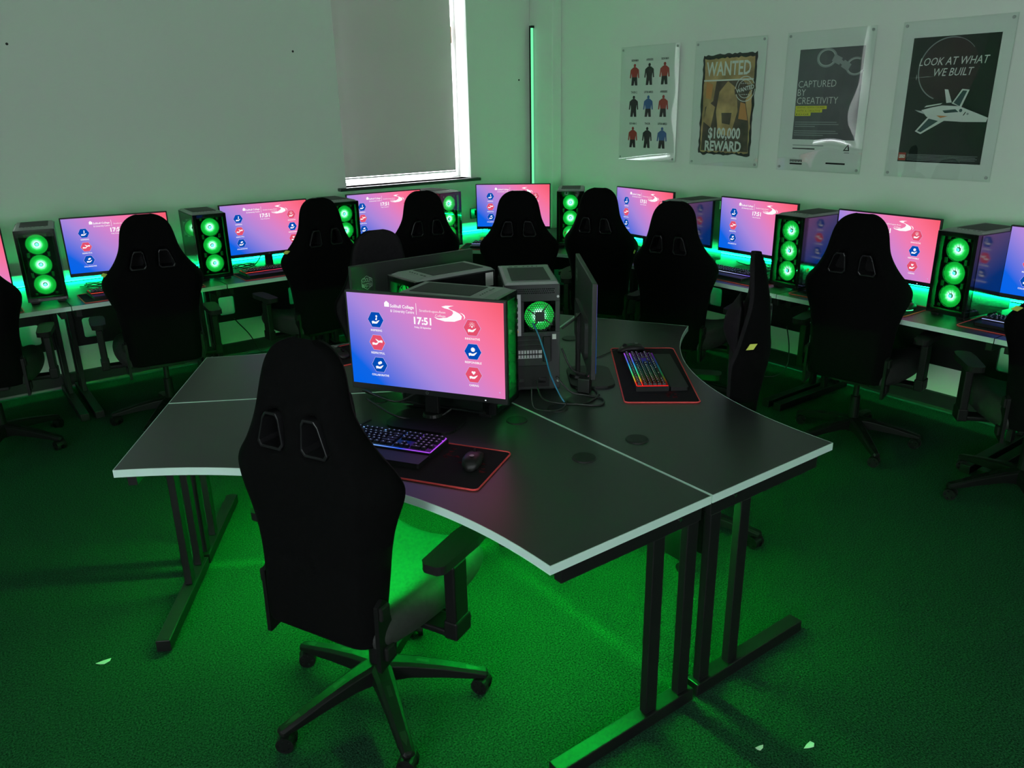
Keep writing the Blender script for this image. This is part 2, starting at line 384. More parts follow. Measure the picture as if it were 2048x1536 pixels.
def window(name, x0, x1, bl, br, zb, lab):
    w = thing(name, None, None); w['kind'] = 'structure'
    yy = YL + 0.205
    f = MB()
    for (a, b, c, d) in ((x0, x0 + 0.025, WZ0, WZ1), (x1 - 0.025, x1, WZ0, WZ1), (x0 + 0.025, x1 - 0.025, WZ0, WZ0 + 0.02), (x0 + 0.05, x1 - 0.05, WZ1 - 0.05, WZ1), (x0 + 0.05, x1 - 0.05, 2.28, 2.33)):
        f.box(((a + b) / 2, yy, (c + d) / 2), (b - a, 0.06, d - c))
    f.build('window_frame', 'white', w, bevel=0.004)
    MB().box(((x0 + x1) / 2, yy + 0.01, (WZ0 + WZ1) / 2), (x1 - x0 - 0.04, 0.006, WZ1 - WZ0 - 0.04)).build('window_pane', 'wglass', w)
    MB().box(((x0 + x1) / 2, YL + 0.045, WZ0 - 0.0125), (x1 - x0 + 0.15, 0.19, 0.025)).build('window_sill', 'sill', w, bevel=0.006)
    MB().box((x1 - 0.07, yy - 0.045, 2.36), (0.035, 0.03, 0.13)).build('window_catch', 'wood', w, bevel=0.004)
    b = thing('roller_blind', lab, 'blind', ((bl + br) / 2, YL + 0.100, WZ1 - 0.03))
    wd = br - bl; hh = WZ1 - 0.03 - zb
    MB().box((0, 0, -hh / 2), (wd, 0.002, hh)).build('blind_fabric', 'blind', b)
    MB().cyl((-wd / 2 - 0.01, 0, 0.0), (wd / 2 + 0.01, 0, 0.0), 0.020).build('roller', 'white', b, smooth=True)
    MB().box((0, 0, -hh - 0.010), (wd, 0.010, 0.012)).build('bottom_bar', 'white', b, bevel=0.003)
    return w
window('window_1', WX0, WX1, WX0 + 0.043, 3.894, 1.262, 'grey roller blind pulled down over the window beside the corner')
window('assumed_window_2', VX0, VX1, VX0 + 0.05, VX1 - 0.05, 1.262, 'grey roller blind over the assumed further window of the window wall')  # out-of-view window assumed from a reflection in the posters
for nm, ax in (('assumed_window_3', 'x'), ('assumed_window_4', 'y')):  # assumed windows out of view, framed round the added fill lights
    f = MB(); c = -1.0 if ax == 'x' else -0.6
    for a, b, z0, z1 in ((c - .75, c - .70, 1.1, 2.4), (c + .70, c + .75, 1.1, 2.4), (c - .7, c + .7, 1.1, 1.15), (c - .7, c + .7, 2.35, 2.4)):
        if ax == 'x': f.box((XS - 0.12, (a + b) / 2, (z0 + z1) / 2), (0.06, b - a, z1 - z0))
        else: f.box(((a + b) / 2, YB - 0.12, (z0 + z1) / 2), (b - a, 0.06, z1 - z0))
    structure(nm, f, 'white')

# lights of the room
t = thing('tube_light', 'tall thin green tube light standing upright in the corner', 'light', (4.622, YL - 0.065, 0.80))
MB().box((0, 0.010, 0.82), (0.030, 0.016, 1.64)).build('channel', 'gloss', t, bevel=0.003)
MB().cyl((0, -0.006, 0.01), (0, -0.006, 1.62), 0.011).build('diffuser', 'tube', t, smooth=True)
MB().box((0, -0.002, 1.63), (0.034, 0.034, 0.02)).build('end_cap', 'gloss', t, bevel=0.003)
def led(name, mb, m, lab, ch):
    o = tag(mb.build(name, m), lab, 'light'); ch.build('channel', 'gloss', o)
led('light_strip', MB().box((0.90, YL - 0.031, 0.7375), (6.6, 0.007, 0.006)), 'strip', 'green light strip along the desk backs of the window wall', MB().box((0.90, YL - 0.031, 0.7323), (6.6, 0.010, 0.0042)))
led('light_strip', MB().box((XR - 0.031, 2.3, 0.7375), (0.007, 5.9, 0.006)), 'strip', 'green light strip along the desk backs of the poster wall', MB().box((XR - 0.031, 2.3, 0.7323), (0.010, 5.9, 0.0042)))

led('added_under_desk_strip', MB().box((0.90, YL - 0.045, 0.640), (5.2, 0.006, 0.008)), 'lowstrip', 'added green light strip hidden under the desks of the window wall', MB().box((0.90, YL - 0.045, 0.6465), (5.2, 0.010, 0.004)))  # hidden strips added to turn the wall below the desks green
led('added_under_desk_strip', MB().box((XR - 0.045, 2.0, 0.640), (0.006, 4.0, 0.008)), 'lowstrip', 'added green light strip hidden under the desks of the poster wall', MB().box((XR - 0.045, 2.0, 0.6465), (0.010, 4.0, 0.004)))

# ================================================================== desk pod (three 120 degree desks)
PC = Vector((1.664, 2.509, 0))
def pdir(a): return Vector((math.cos(R(a)), math.sin(R(a)), 0))
def make_pod_desk():
    t = thing('pod_desk', '', 'desk')
    A1, A2 = pdir(-30), pdir(-150); N1 = pdir(-120); N2 = pdir(-60); g = 0.004
    a = lambda d, l, A, N: A * d + N * l
    out = [a(0.02, g, A1, N1), a(1.2, g, A1, N1), a(1.2, 0.6, A1, N1)]
    out += [Vector((l, -(0.905 + 0.215 * (l / 0.739) ** 2), 0)) for l in [0.739 - 1.478 * i / 28 for i in range(1, 28)]]
    out += [a(1.2, 0.6, A2, N2), a(1.2, g, A2, N2), a(0.02, g, A2, N2)]
    o2 = [(p.x, p.y) for p in out][::-1]
    mb = MB(); mb.prism(o2, 0.7285, 0.730, 0, sides=True); mb.prism(o2, 0.705, 0.7285, 0, sides=False)
    top = mb.build('tabletop', 'top', t)
    e = MB(); n = len(o2)
    vs = []
    for i, p in enumerate(o2):           # edge band, a hair proud of the board
        q = Vector(o2[i - 1]); r_ = Vector(o2[(i + 1) % n]); p = Vector(p)
        d1 = (p - q).normalized(); d2 = (r_ - p).normalized(); nn = Vector((d1.y + d2.y, -d1.x - d2.x)).normalized()
        k = 1 / max(0.5, nn.dot(Vector((d1.y, -d1.x))))
        for off, z in ((0.0012, 0.7045), (0.0012, 0.7302), (-0.0012, 0.7302), (-0.0012, 0.7045)):
            vs.append((p.x + nn.x * off * k, p.y + nn.y * off * k, z))
    fs = []
    for i in range(n):
        j = (i + 1) % n
        for c in range(4): fs.append((4 * i + c, 4 * j + c, 4 * j + (c + 1) % 4, 4 * i + (c + 1) % 4))
    e.add(vs, fs); e.build('edge_band', 'edge', top)
    for A, N in ((A1, N1), (A2, N2)):
        rz = math.atan2(N.y, N.x)
        for d in (0.78, 0.39):
            p = a(d, 0.118 if d > .5 else 0.095, A, N)
            MB().cyl((p.x, p.y, 0.7302), (p.x, p.y, 0.7345), 0.040, 0.037, 28).build('cable_grommet', 'plastic', t, smooth=False, bevel=0.001)
        fr = MB()
        def bx(m, d, l, z, sd, sl, sz):
            p = a(d, l, A, N); m.box((p.x, p.y, z), (sl, sd, sz), rz=rz)
        m = MB(); bx(m, 1.168, 0.285, 0.0275, 0.050, 0.55, 0.045); m.build('foot_bar', 'steel', t, bevel=0.003)
        m = MB(); bx(m, 1.168, 0.285, 0.677, 0.030, 0.53, 0.055); m.build('top_rail', 'steel', t, bevel=0.002)
        for l in (0.050, 0.190):
            m = MB(); bx(m, 1.168, l, 0.35, 0.028, 0.046, 0.60); m.build('upright', 'steel', t, bevel=0.003)
        m = MB(); bx(m, 0.66, 0.040, 0.60, 0.98, 0.016, 0.20); m.build('modesty_panel', 'steel', t, bevel=0.002)
        p = a(1.187, 0.12, A, N); d = A
        MB().cyl(p + Vector((0, 0, 0.688)), p + d * 0.006 + Vector((0, 0, 0.688)), 0.006).build('cap_bolt', 'chrome', t)
    p = Vector((0, -0.10, 0))
    MB().cyl((0, -0.10, 0.0), (0, -0.10, 0.705), 0.032, n=20).build('centre_leg', 'steel', t)
    return t
p0 = make_pod_desk()
PODROT = {'a': -60, 'b': 60, 'c': 180}
for i, (k, lab) in enumerate((('a', 'black curved pod desk holding the lit nearest screen and red-edged mouse mat'),
                              ('b', 'black curved pod desk under the rainbow keyboard, nearer the posters'),
                              ('c', 'black curved pod desk under the logo-backed monitor, nearer the window wall'))):
    place(p0, i, PC, R(PODROT[k]), lab, 'desks of the central pod')
for i, k in enumerate('abc'):
    rz = R(PODROT[k])
    m = MB()
    for A, N in ((pdir(-30), pdir(-120)), (pdir(-150), pdir(-60))):
        p = A * 0.70 + N * 0.075; m.box((p.x, p.y, 0.6995), (0.012, 0.85, 0.006), rz=math.atan2(N.y, N.x))
    m.box((0, -0.78, 0.700), (0.17, 0.012, 0.006))  # short front segment added to brighten the seat and floor
    o = tag(m.build('pod_light_strip', 'podstrip', loc=PC, rz=rz), 'green light strip under the pod desk %s' % {'a': 'with the lit nearest screen', 'b': 'with the rainbow keyboard', 'c': 'with the logo-backed monitor'}[k], 'light', 'light strips under the central pod')

# ================================================================== straight wall desks
def make_wall_desk(L):
    t = thing('wall_desk', '', 'desk')
    top = MB().box((0, -0.40, 0.7178), (L - 0.006, 0.796, 0.0244)).build('tabletop', 'top', t)
    MB().box((0, -0.7995, 0.7175), (L - 0.004, 0.003, 0.025)).build('edge_band', 'edge', top)
    for s in (-1, 1):
        x = s * (L / 2 - 0.042)
        MB().box((x, -0.39, 0.0275), (0.05, 0.72, 0.045)).build('foot_bar', 'steel', t, bevel=0.003)
        MB().box((x, -0.39, 0.677), (0.03, 0.70, 0.055)).build('top_rail', 'steel', t, bevel=0.002)
        for y in (-0.12, -0.26):
            MB().box((x, y, 0.35), (0.028, 0.046, 0.60)).build('upright', 'steel', t, bevel=0.003)
    m = MB(); hx = L / 2 - 0.185; y = -0.085; z0, z1 = 0.31, 0.70; a, b = 0.36, 0.495; hw = 0.057
    for x0, x1, c, d in ((-L / 2 + 0.03, L / 2 - 0.03, z0, a), (-L / 2 + 0.03, L / 2 - 0.03, b, z1), (-L / 2 + 0.03, -hx - hw, a, b), (-hx + hw, hx - hw, a, b), (hx + hw, L / 2 - 0.03, a, b)):
        m.box(((x0 + x1) / 2, y, (c + d) / 2), (x1 - x0, 0.014, d - c))
    for cx in (-hx, hx):                 # rounded corners of the cable openings
        for sx in (-1, 1):
            for sz, zz in ((-1, a), (1, b)):
                r = 0.016; px = cx + sx * hw; q = [(px, zz)]
                for i in range(5):
                    th = PI / 2 * i / 4; q.append((px - sx * r + sx * r * math.cos(th), zz - sz * r + sz * r * math.sin(th)))
                m.prism(q, -0.007, 0.007, T=Matrix.Translation((0, y, 0)) @ Matrix.Rotation(PI / 2, 4, 'X'))
    m.build('modesty_panel', 'steel', t)
    return t
d9 = make_wall_desk(0.905)
for i, (x0, lab) in enumerate(((0.605 - 0.905, 'black desk at the fourth window-wall seat from the corner'), (0.605, 'black desk at the third window-wall seat from the corner'),
                               (1.512, 'black desk at the second window-wall seat from the corner'), (2.418, 'black desk under the window blind'))):
    place(d9, i, (x0 + 0.4525, YL - 0.032, 0), 0, lab, 'desks along the window wall')
d12 = make_wall_desk(1.2)
for i, (y1, lab) in enumerate(((3.93, 'longer black desk next to the corner desk on the poster wall'), (2.73, 'longer black desk under the starship poster'), (1.53, 'longer black desk cut off by the edge of the picture'))):
    place(d12, i, (XR - 0.032, y1 - 0.6, 0), -PI / 2, lab, 'desks along the poster wall')
# corner desk
t = thing('corner_desk', 'black corner desk below the green tube light', 'desk', (0, 0, 0))
o2 = [(3.327, YL - 0.032), (3.327, 5.185), (3.40, 5.18), (3.475, 5.10), (3.60, 4.93), (3.73, 4.755), (3.82, 4.61), (3.885, 4.44), (3.93, 4.25), (3.945, 4.06), (3.948, 3.933), (XR - 0.032, 3.933), (XR - 0.032, 5.63), (4.62, 5.63), (4.62, YL - 0.032)]
top = MB().prism(o2, 0.7055, 0.730).build('tabletop', 'top', t)
e = MB(); fr = [Vector((*p, 0)) for p in o2[1:11]]
for p, q in zip(fr, fr[1:]):
    c = (p + q) / 2; d = q - p; e.box((c.x, c.y, 0.7175), (d.length + 0.002, 0.004, 0.026), rz=math.atan2(d.y, d.x))
e.build('edge_band', 'edge', top)
for p in ((3.42, 5.86), (4.63, 4.02), (4.40, 5.40), (3.42, 5.30), (4.05, 4.02)):
    MB().box((p[0], p[1], 0.353), (0.045, 0.045, 0.705)).build('upright', 'steel', t, bevel=0.003)
m = MB(); c = Vector((4.19, 5.09)); dv = Vector((0.77, -0.64)); rz = math.atan2(dv.y, dv.x)
def pan(u0, u1, z0, z1): p = c + dv * ((u0 + u1) / 2); m.box((p.x, p.y, (z0 + z1) / 2), (u1 - u0, 0.014, z1 - z0), rz=rz)
for q in ((-0.75, 0.62, 0.49, 0.70), (-0.75, 0.62, 0.28, 0.355), (-0.75, -0.06, 0.355, 0.49), (0.09, 0.62, 0.355, 0.49)): pan(*q)
m.build('modesty_panel', 'steel', t)

# ================================================================== monitors
def screen_graphics(mb, ic):
    w, h = 0.597, 0.336; y = -0.0006
    X = lambda u: (u - 0.5) * w; Z = lambda v: (0.5 - v) * h
    # 0 white 1 blue 2 red 3 lilac
    mb.flat([(X(.252), Z(.125)), (X(.252), Z(.085)), (X(.266), Z(.062)), (X(.284), Z(.085)), (X(.284), Z(.125))], y, 0)
    mb.text('Solihull College', X(.290), Z(.128), y, w=.155 * w, h=.033 * h, mi=0, align='L', bold=0.02)
    mb.text('& University Centre', X(.290), Z(.178), y, w=.155 * w, h=.030 * h, mi=0, align='L', bold=0.005)
    mb.flat([(X(.4585), Z(.065)), (X(.461), Z(.065)), (X(.461), Z(.185)), (X(.4585), Z(.185))], y, 0)
    mb.text('Stratford-upon-Avon', X(.480), Z(.150), y, w=.165 * w, h=.026 * h, mi=0, align='L', bold=-0.005)
    mb.text('College', X(.580), Z(.190), y, w=.065 * w, h=.026 * h, mi=0, align='L', bold=-0.005)
    # sweeping white swoosh: upper tail and lower crescent
    pts = [(.700, .062), (.648, .066), (.622, .080), (.640, .094), (.672, .104), (.690, .118), (.694, .138), (.685, .162), (.655, .190), (.600, .205), (.572, .192), (.590, .214), (.640, .232), (.700, .226), (.742, .198), (.748, .165), (.735, .140), (.708, .118), (.676, .100), (.664, .086), (.676, .074)]
    mb.flat([(X(a), Z(b)) for a, b in pts], y, 0)
    pts = [(.735, .128), (.752, .146), (.762, .172), (.757, .200), (.768, .175), (.764, .150), (.750, .134)]
    mb.flat([(X(a), Z(b)) for a, b in pts], y, 0)
    mb.text('17:51', X(.497), Z(.283), y, w=.112 * w, h=.072 * h, mi=0, bold=0.035)
    mb.text('Friday, 20 September', X(.497), Z(.327), y, w=.108 * w, h=.019 * h, mi=0, bold=0.01)
    def hexa(u, v, mi, lab, lw, kind):
        mb = MB(); ic.append(mb); cx, cz = X(u), Z(v); r = 0.0325
        hx = lambda q: [(cx + q * math.cos(R(60 * i)), cz + q * math.sin(R(60 * i))) for i in range(6)]
        mb.flat(hx(r), y, 3); mb.flat(hx(r - 0.0013), y - 0.0002, mi)
        y2 = y - 0.0004
        def hand(ox, oz, k, fl=1, mb=mb):
            P = [(-.020, .002), (-.015, .005), (-.009, .0048), (-.004, .0025), (.003, .0025), (.006, .0045), (.002, .0052), (.008, .0055), (.014, .009), (.0185, .0105), (.017, .007), (.011, .000), (.005, -.006), (-.006, -.007), (-.012, -.0055), (-.017, -.009)]
            mb.flat([(ox + k * fl * a, oz + k * b) for a, b in P], y2, 0)
        if kind == 'hands':
            hand(cx - .006, cz - .004, .75); hand(cx + .007, cz + .006, .75, -1)
        else:
            hand(cx, cz - .009, .82)
            if kind == 'bulb':
                mb.disc(cx, cz + .010, .0052, y2, 14, 0); mb.disc(cx, cz + .010, .0036, y2 - .0002, 14, mi); mb.flat([(cx - .0025, cz + .001), (cx + .0025, cz + .001), (cx + .0025, cz + .005), (cx - .0025, cz + .005)], y2, 0)
                for i in range(8):
                    q = R(-30 + 240 / 7 * i); c, s_ = math.cos(q), math.sin(q)
                    mb.flat([(cx + .0075 * c - .0006 * s_, cz + .010 + .0075 * s_ + .0006 * c), (cx + .0075 * c + .0006 * s_, cz + .010 + .0075 * s_ - .0006 * c), (cx + .011 * c + .0006 * s_, cz + .010 + .011 * s_ - .0006 * c), (cx + .011 * c - .0006 * s_, cz + .010 + .011 * s_ + .0006 * c)], y2, 0)
            elif kind == 'heart':
                mb.flat([(cx, cz), (cx - .0075, cz + .008), (cx - .0065, cz + .0125), (cx - .002, cz + .0130), (cx, cz + .0105), (cx + .002, cz + .0130), (cx + .0065, cz + .0125), (cx + .0075, cz + .008)], y2, 0)
            elif kind == 'disc': mb.disc(cx + .0005, cz + .0075, .0078, y2, 18, 0); mb.ring(cx + .0005, cz + .0075, .0050, .0058, y2 - .0002, 18, 3)
            elif kind == 'figure':
                mb.disc(cx + .004, cz + .013, .0038, y2, 14, 0); mb.flat([(cx - .002, cz - .001), (cx + .005, cz - .001), (cx + .006, cz + .008), (cx + .002, cz + .008)], y2, 0)
            else:
                mb.disc(cx - .001, cz + .006, .0052, y2, 14, 0); mb.disc(cx + .005, cz + .009, .0052, y2, 14, 0)
        mb.text(lab, cx, cz - 0.0425, y, w=lw, h=.0072, mi=0, bold=0.02)
    hexa(.187, .275, 1, 'INSPIRING', .045, 'figure'); hexa(.187, .525, 2, 'RESPECTFUL', .055, 'hands'); hexa(.192, .772, 1, 'COLLABORATIVE', .070, 'pair')
    hexa(.808, .275, 2, 'INNOVATIVE', .055, 'bulb'); hexa(.808, .525, 1, 'RESPONSIBLE', .062, 'disc'); hexa(.808, .772, 2, 'CARING', .036, 'heart')
    mb.disc(X(.968), Z(.935), .0022, y, 12, 3)

def make_monitor():
    t = thing('monitor', '', 'monitor')
    # local frame: base centre on the desk, screen faces -y
    zc = 0.286
    h = MB(); h.box((0, 0.004, zc - 0.008), (0.613, 0.018, 0.366)); h.prism(rrect(0.40, 0.16, 0.03), 0.0, 0.014, T=Matrix.Translation((0, 0.026, zc - 0.07)) @ Matrix.Rotation(PI / 2, 4, 'X'))
    hs = h.build('housing', 'shell', t, bevel=0.003)
    lg = MB(); hx = [(0.029 * math.cos(R(60 * i + 30)), 0.029 * math.sin(R(60 * i + 30))) for i in range(6)]
    T = Matrix.Translation((0.235, 0.0135, zc + 0.10)) @ Matrix.Rotation(PI, 4, 'Z')
    for i in range(6):
        (x0, z0), (x1, z1) = hx[i], hx[(i + 1) % 6]
        lg.add([(x0, 0, z0), (x1, 0, z1), (x1 * .93, 0, z1 * .93), (x0 * .93, 0, z0 * .93)], [(0, 1, 2, 3)], 0, T)
    lg.text('COOLER', 0, 0.003, 0, w=0.045, h=0.017, T=T, bold=0.01); lg.text('MASTER', 0, -0.019, 0, w=0.045, h=0.017, T=T, bold=0.01)
    tag(lg.build('logo', 'silver', hs), 'grey hexagonal logo')
    sc = MB().box((0, -0.0056, 0), (0.597, 0.0012, 0.336)).build('screen', 'screen', t, loc=(0, 0, zc))
    hd = MB(); g = []; screen_graphics(hd, g)
    for q, nm in [(hd, 'screen_header')] + [(q, 'screen_icon') for q in g]: q.build(nm, ['w', 'sblue', 'sred', 'slilac'], sc, loc=(0, -0.0064, 0))
    MB().ring(0, zc - 0.179, 0.0038, 0.0056, -0.0056, 16).build('badge', 'grey', t)
    MB().box((0.225, -0.0055, zc - 0.181), (0.004, 0.001, 0.003)).build('power_light', 'spark', t)
    n = MB(); n.box((0, 0.030, 0.14), (0.055, 0.016, 0.26)); n.build('stand_neck', 'plastic', t, bevel=0.004)
    b = MB(); b.prism(rrect(0.27, 0.18, 0.05, 5, 0, -0.022), 0.0, 0.009); b.cyl((0, 0.028, 0.009), (0, 0.028, 0.022), 0.038, 0.034, 20)
    b.build('stand_base', 'plastic', t, bevel=0.002)
    return t
mon = make_monitor()
DZ = 0.7303
SEAT = {'L1': 'at the fourth window-wall seat from the corner', 'L2': 'at the third window-wall seat from the corner', 'L3': 'at the second window-wall seat from the corner',
        'L4': 'under the window blind', 'K': 'at the corner seat below the tube light', 'R6': 'at the first poster-wall seat from the corner',
        'R7': 'at the second poster-wall seat from the corner', 'R8': 'at the third poster-wall seat from the corner', 'R9': 'at the fourth poster-wall seat from the corner',
        'PA': 'on the central pod', 'PB': 'on the central pod', 'PC': 'on the central pod'}
MON = [('PA', 1.326, 2.320, -57.3), ('PB', 2.070, 2.318, 54.8), ('PC', 1.664, 2.975, 182.0),
       ('L1', 0.060, 5.50, -4), ('L2', 0.985, 5.53, -9), ('L3', 1.940, 5.53, -3.5), ('L4', 2.875, 5.53, -4), ('K', 3.935, 5.315, -42),
       ('R6', 4.365, 4.255, -92.5), ('R7', 4.385, 3.255, -91.5), ('R8', 4.335, 2.352, -92), ('R9', 4.365, 1.425, -92)]
PL = {'PA': 'lit monitor on the pod facing the camera, 17:51 on its screen', 'PB': 'pod monitor seen edge-on beside the rainbow keyboard', 'PC': 'pod monitor showing its back with a hexagonal logo'}
for i, (k, x, y, a) in enumerate(MON):
    place(mon, i, (x, y, DZ), R(a), PL.get(k) or 'lit monitor ' + SEAT[k], 'monitors of the room')

# ================================================================== computer towers
def make_fan(parent, loc, rear=False):
    f = MB(); n = 32; r0, r1 = 0.0575, 0.0600
    for y0, y1 in ((0.0, 0.022),):
        vs = []
        for i in range(n):
            t = 2 * PI * i / n; c, s_ = math.cos(t), math.sin(t)
            vs += [(r0 * c, y0, r0 * s_), (r1 * c, y0, r1 * s_), (r1 * c, y1, r1 * s_), (r0 * c, y1, r0 * s_)]
        fs = []
        for i in range(n):
            j = (i + 1) % n
            for c in range(4): fs.append((4 * i + c, 4 * j + c, 4 * j + (c + 1) % 4, 4 * i + (c + 1) % 4))
        f.add(vs, fs)
    for i in range(4): f.box((0.042 * (1 if i % 2 else -1) * 1.25, 0.011, 0.042 * (1 if i < 2 else -1) * 1.25), (0.014, 0.022, 0.014))
    o = f.build('fan', 'matte', parent, loc=loc)
    b = MB()
    for i in range(9):                   # nine wide blades, at rest
        a0 = 2 * PI * i / 9; vs = []; K = 6
        for q in range(K + 1):
            rr = 0.012 + (0.0565 - 0.012) * q / K; tw = 0.30 * q / K
            for s_, yy in ((0.0, 0.004), (0.25, 0.006), (0.5, 0.0085), (0.75, 0.011), (1.0, 0.013)):
                th = a0 + tw + s_ * 2 * PI / 9 * 1.22
                vs.append((rr * math.cos(th), yy, rr * math.sin(th)))
        b.add(vs, [(5 * q + i, 5 * q + i + 1, 5 * q + i + 6, 5 * q + i + 5) for q in range(K) for i in range(4)])
    b.build('fan_blades', 'fan', o)
    MB().cyl((0, 0.001, 0), (0, 0.015, 0), 0.0085, n=18).build('fan_hub', 'dgrey', o, smooth=False)
    return o
def make_tower():
    t = thing('computer_tower', '', 'computer tower')
    w, d, h, z0 = 0.210, 0.385, 0.425, 0.016; y0 = 0.0; zt = z0 + h
    c = MB(); k = 0.006
    c.box((0, d / 2 + 0.02, z0 + k / 2), (w, d - 0.04, k))                                  # floor
    c.box((0, d / 2 + 0.02, zt - 0.012), (w, d - 0.04, k))                                  # roof sheet
    bw = w
    # rear wall built round the fan opening
    fx, fz, fr = -0.028, z0 + 0.292, 0.060
    yb = d - k / 2
    for x0, x1, a, b in ((-w / 2, w / 2, z0, fz - fr), (-w / 2, w / 2, fz + fr, zt - 0.012), (-w / 2, fx - fr, fz - fr, fz + fr), (fx + fr, w / 2, fz - fr, fz + fr)):
        c.box(((x0 + x1) / 2, yb, (a + b) / 2), (x1 - x0, k, b - a))
    c.build('case_body', 'dgrey', t, bevel=0.0015)
    MB().box((w / 2 - 0.002, d / 2 + 0.012, z0 + h / 2 - 0.006), (0.004, d - 0.03, h - 0.016)).build('side_panel', 'satin', t)
    MB().box((-w / 2 + 0.002, d / 2 + 0.012, z0 + h / 2 - 0.006), (0.004, d - 0.03, h - 0.016)).build('glass_side', 'cglass', t)
    f = MB()
    for x in (-1, 1): f.box((x * (w / 2 - 0.010), 0.020, z0 + h / 2 - 0.004), (0.020, 0.040, h - 0.008))
    f.box((0, 0.020, z0 + 0.012), (w - 0.04, 0.040, 0.024)); f.box((0, 0.020, zt - 0.020), (w - 0.04, 0.040, 0.024))
    f.box((0.0, 0.046, z0 + h / 2 - 0.006), (w - 0.012, 0.003, h - 0.014), 1)                  # bulkhead behind the fans
    f.build('front_bezel', ['gloss', 'matte'], t, bevel=0.003)
    MB().box((0, -0.001, z0 + h / 2 - 0.004), (w - 0.016, 0.003, h - 0.016)).build('front_glass', 'cglass', t)
    for i in range(3): make_fan(t, (0, 0.018, z0 + 0.095 + 0.118 * i))
    for i in range(3):                   # the LEDs of the three front fans, shining out through the glass
        la = bpy.data.lights.new('fan_lamp', 'SPOT'); la.spot_size = R(178); la.spot_blend = 0.12; la.shadow_soft_size = 0.0; la.energy = 18.0; la.color = (0.01, 1.0, 0.12)
        lo = bpy.data.objects.new('fan_lamp', la); COL.objects.link(lo); lo.parent = t; lo.location = (0, -0.006, z0 + 0.095 + 0.118 * i); lo.rotation_euler = (PI / 2, 0, 0)
    # roof: chamfered lid with a dust filter
    L = MB(); a = [(-w / 2, 0.0), (w / 2, 0.0), (w / 2, d), (-w / 2, d)]; b_ = [(-w / 2 + 0.012, 0.045), (w / 2 - 0.012, 0.045), (w / 2 - 0.012, d - 0.012), (-w / 2 + 0.012, d - 0.012)]
    vs = [(x, y, zt - 0.012) for x, y in a] + [(x, y, zt) for x, y in b_]
    L.add(vs, [(3, 2, 1, 0), (4, 5, 6, 7), (0, 1, 5, 4), (1, 2, 6, 5), (2, 3, 7, 6), (3, 0, 4, 7)])
    tp = L.build('top_panel', 'grey', t, bevel=0.0015)
    MB().box((0, 0.225, zt + 0.0008), (w - 0.062, 0.245, 0.0016)).build('dust_filter', 'mesh', tp)
    q = MB()
    for i in range(4): q.cyl((-0.05 + 0.018 * i, 0.074, zt), (-0.05 + 0.018 * i, 0.074, zt + 0.0012), 0.0035, n=10)
    q.box((0.035, 0.074, zt + 0.0004), (0.014, 0.006, 0.0012)); q.box((0.058, 0.074, zt + 0.0004), (0.014, 0.006, 0.0012))
    q.build('front_ports', 'gloss', tp)
    for x in (-1, 1):
        for y in (0.05, d - 0.06): MB().box((x * (w / 2 - 0.035), y, z0 / 2), (0.045, 0.05, z0)).build('rubber_foot', 'plastic', t, bevel=0.003)
    # insides seen through the glass
    MB().box((w / 2 - 0.018, 0.235, z0 + 0.265), (0.004, 0.245, 0.25)).build('motherboard', 'pcb', t)
    gq = MB(); gq.box((0.035, 0.245, z0 + 0.205), (0.11, 0.24, 0.036)); gq.build('graphics_card', 'plastic', t, bevel=0.004)
    MB().box((0, 0.215, z0 + 0.055), (w - 0.016, 0.32, 0.098)).build('power_shroud', 'dgrey', t, bevel=0.002)
    # rear details
    rf = make_fan(t, (fx, d - 0.030, fz))
    gr = MB()                             # honeycomb grille over the rear fan
    p = 0.0085; rows = int(0.058 / (p * 0.866))
    for j in range(-rows, rows + 1):
        for i in range(-8, 9):
            x = (i + (0.5 if j % 2 else 0)) * p; z = j * p * 0.866
            if x * x + z * z < 0.0565 ** 2:
                ro, ri = p * 0.5774, p * 0.40; vs = []
                for s_ in range(6):
                    th = R(30 + 60 * s_); vs += [(fx + x + ro * math.cos(th), d + 0.0005, fz + z + ro * math.sin(th)), (fx + x + ri * math.cos(th), d + 0.0005, fz + z + ri * math.sin(th))]
                gr.add(vs, [(2 * s_, 2 * ((s_ + 1) % 6), 2 * ((s_ + 1) % 6) + 1, 2 * s_ + 1) for s_ in range(6)])
    for s_ in range(4):
        th = R(20 + 90 * s_); c_, s2 = math.cos(th), math.sin(th)
        gr.add([(fx + 0.012 * c_ - 0.003 * s2, d + 0.001, fz + 0.012 * s2 + 0.003 * c_), (fx + 0.012 * c_ + 0.003 * s2, d + 0.001, fz + 0.012 * s2 - 0.003 * c_), (fx + 0.059 * math.cos(th + .25) + 0.002 * s2, d + 0.001, fz + 0.059 * math.sin(th + .25) - 0.002 * c_), (fx + 0.059 * math.cos(th + .25) - 0.002 * s2, d + 0.001, fz + 0.059 * math.sin(th + .25) + 0.002 * c_)], [(0, 1, 2, 3)])
    gr.box((fx, d + 0.001, fz), (0.036, 0.002, 0.036))
    gr.build('rear_grille', 'dgrey', rf, loc=(-fx, -(d - 0.030), -fz))
    io = MB(); io.box((0.066, d + 0.002, z0 + 0.300), (0.044, 0.004, 0.160), 0)
    for i, (zz, hh) in enumerate(((0.355, 0.022), (0.325, 0.016), (0.300, 0.014), (0.278, 0.014), (0.255, 0.012))): io.box((0.064, d + 0.0045, z0 + zz), (0.017, 0.003, hh), 1)
    for i in range(2): io.cyl((0.058 + 0.014 * i, d + 0.004, z0 + 0.238), (0.058 + 0.014 * i, d + 0.010, z0 + 0.238), 0.004, mi=2)
    io.build('port_panel', ['silver', 'gloss', 'brass'], t)
    sl = MB()
    for i in range(5): sl.box((0.022, d + 0.0012, z0 + 0.135 + 0.019 * i), (0.115, 0.003, 0.013), 1 if i in (0, 1) else 0)
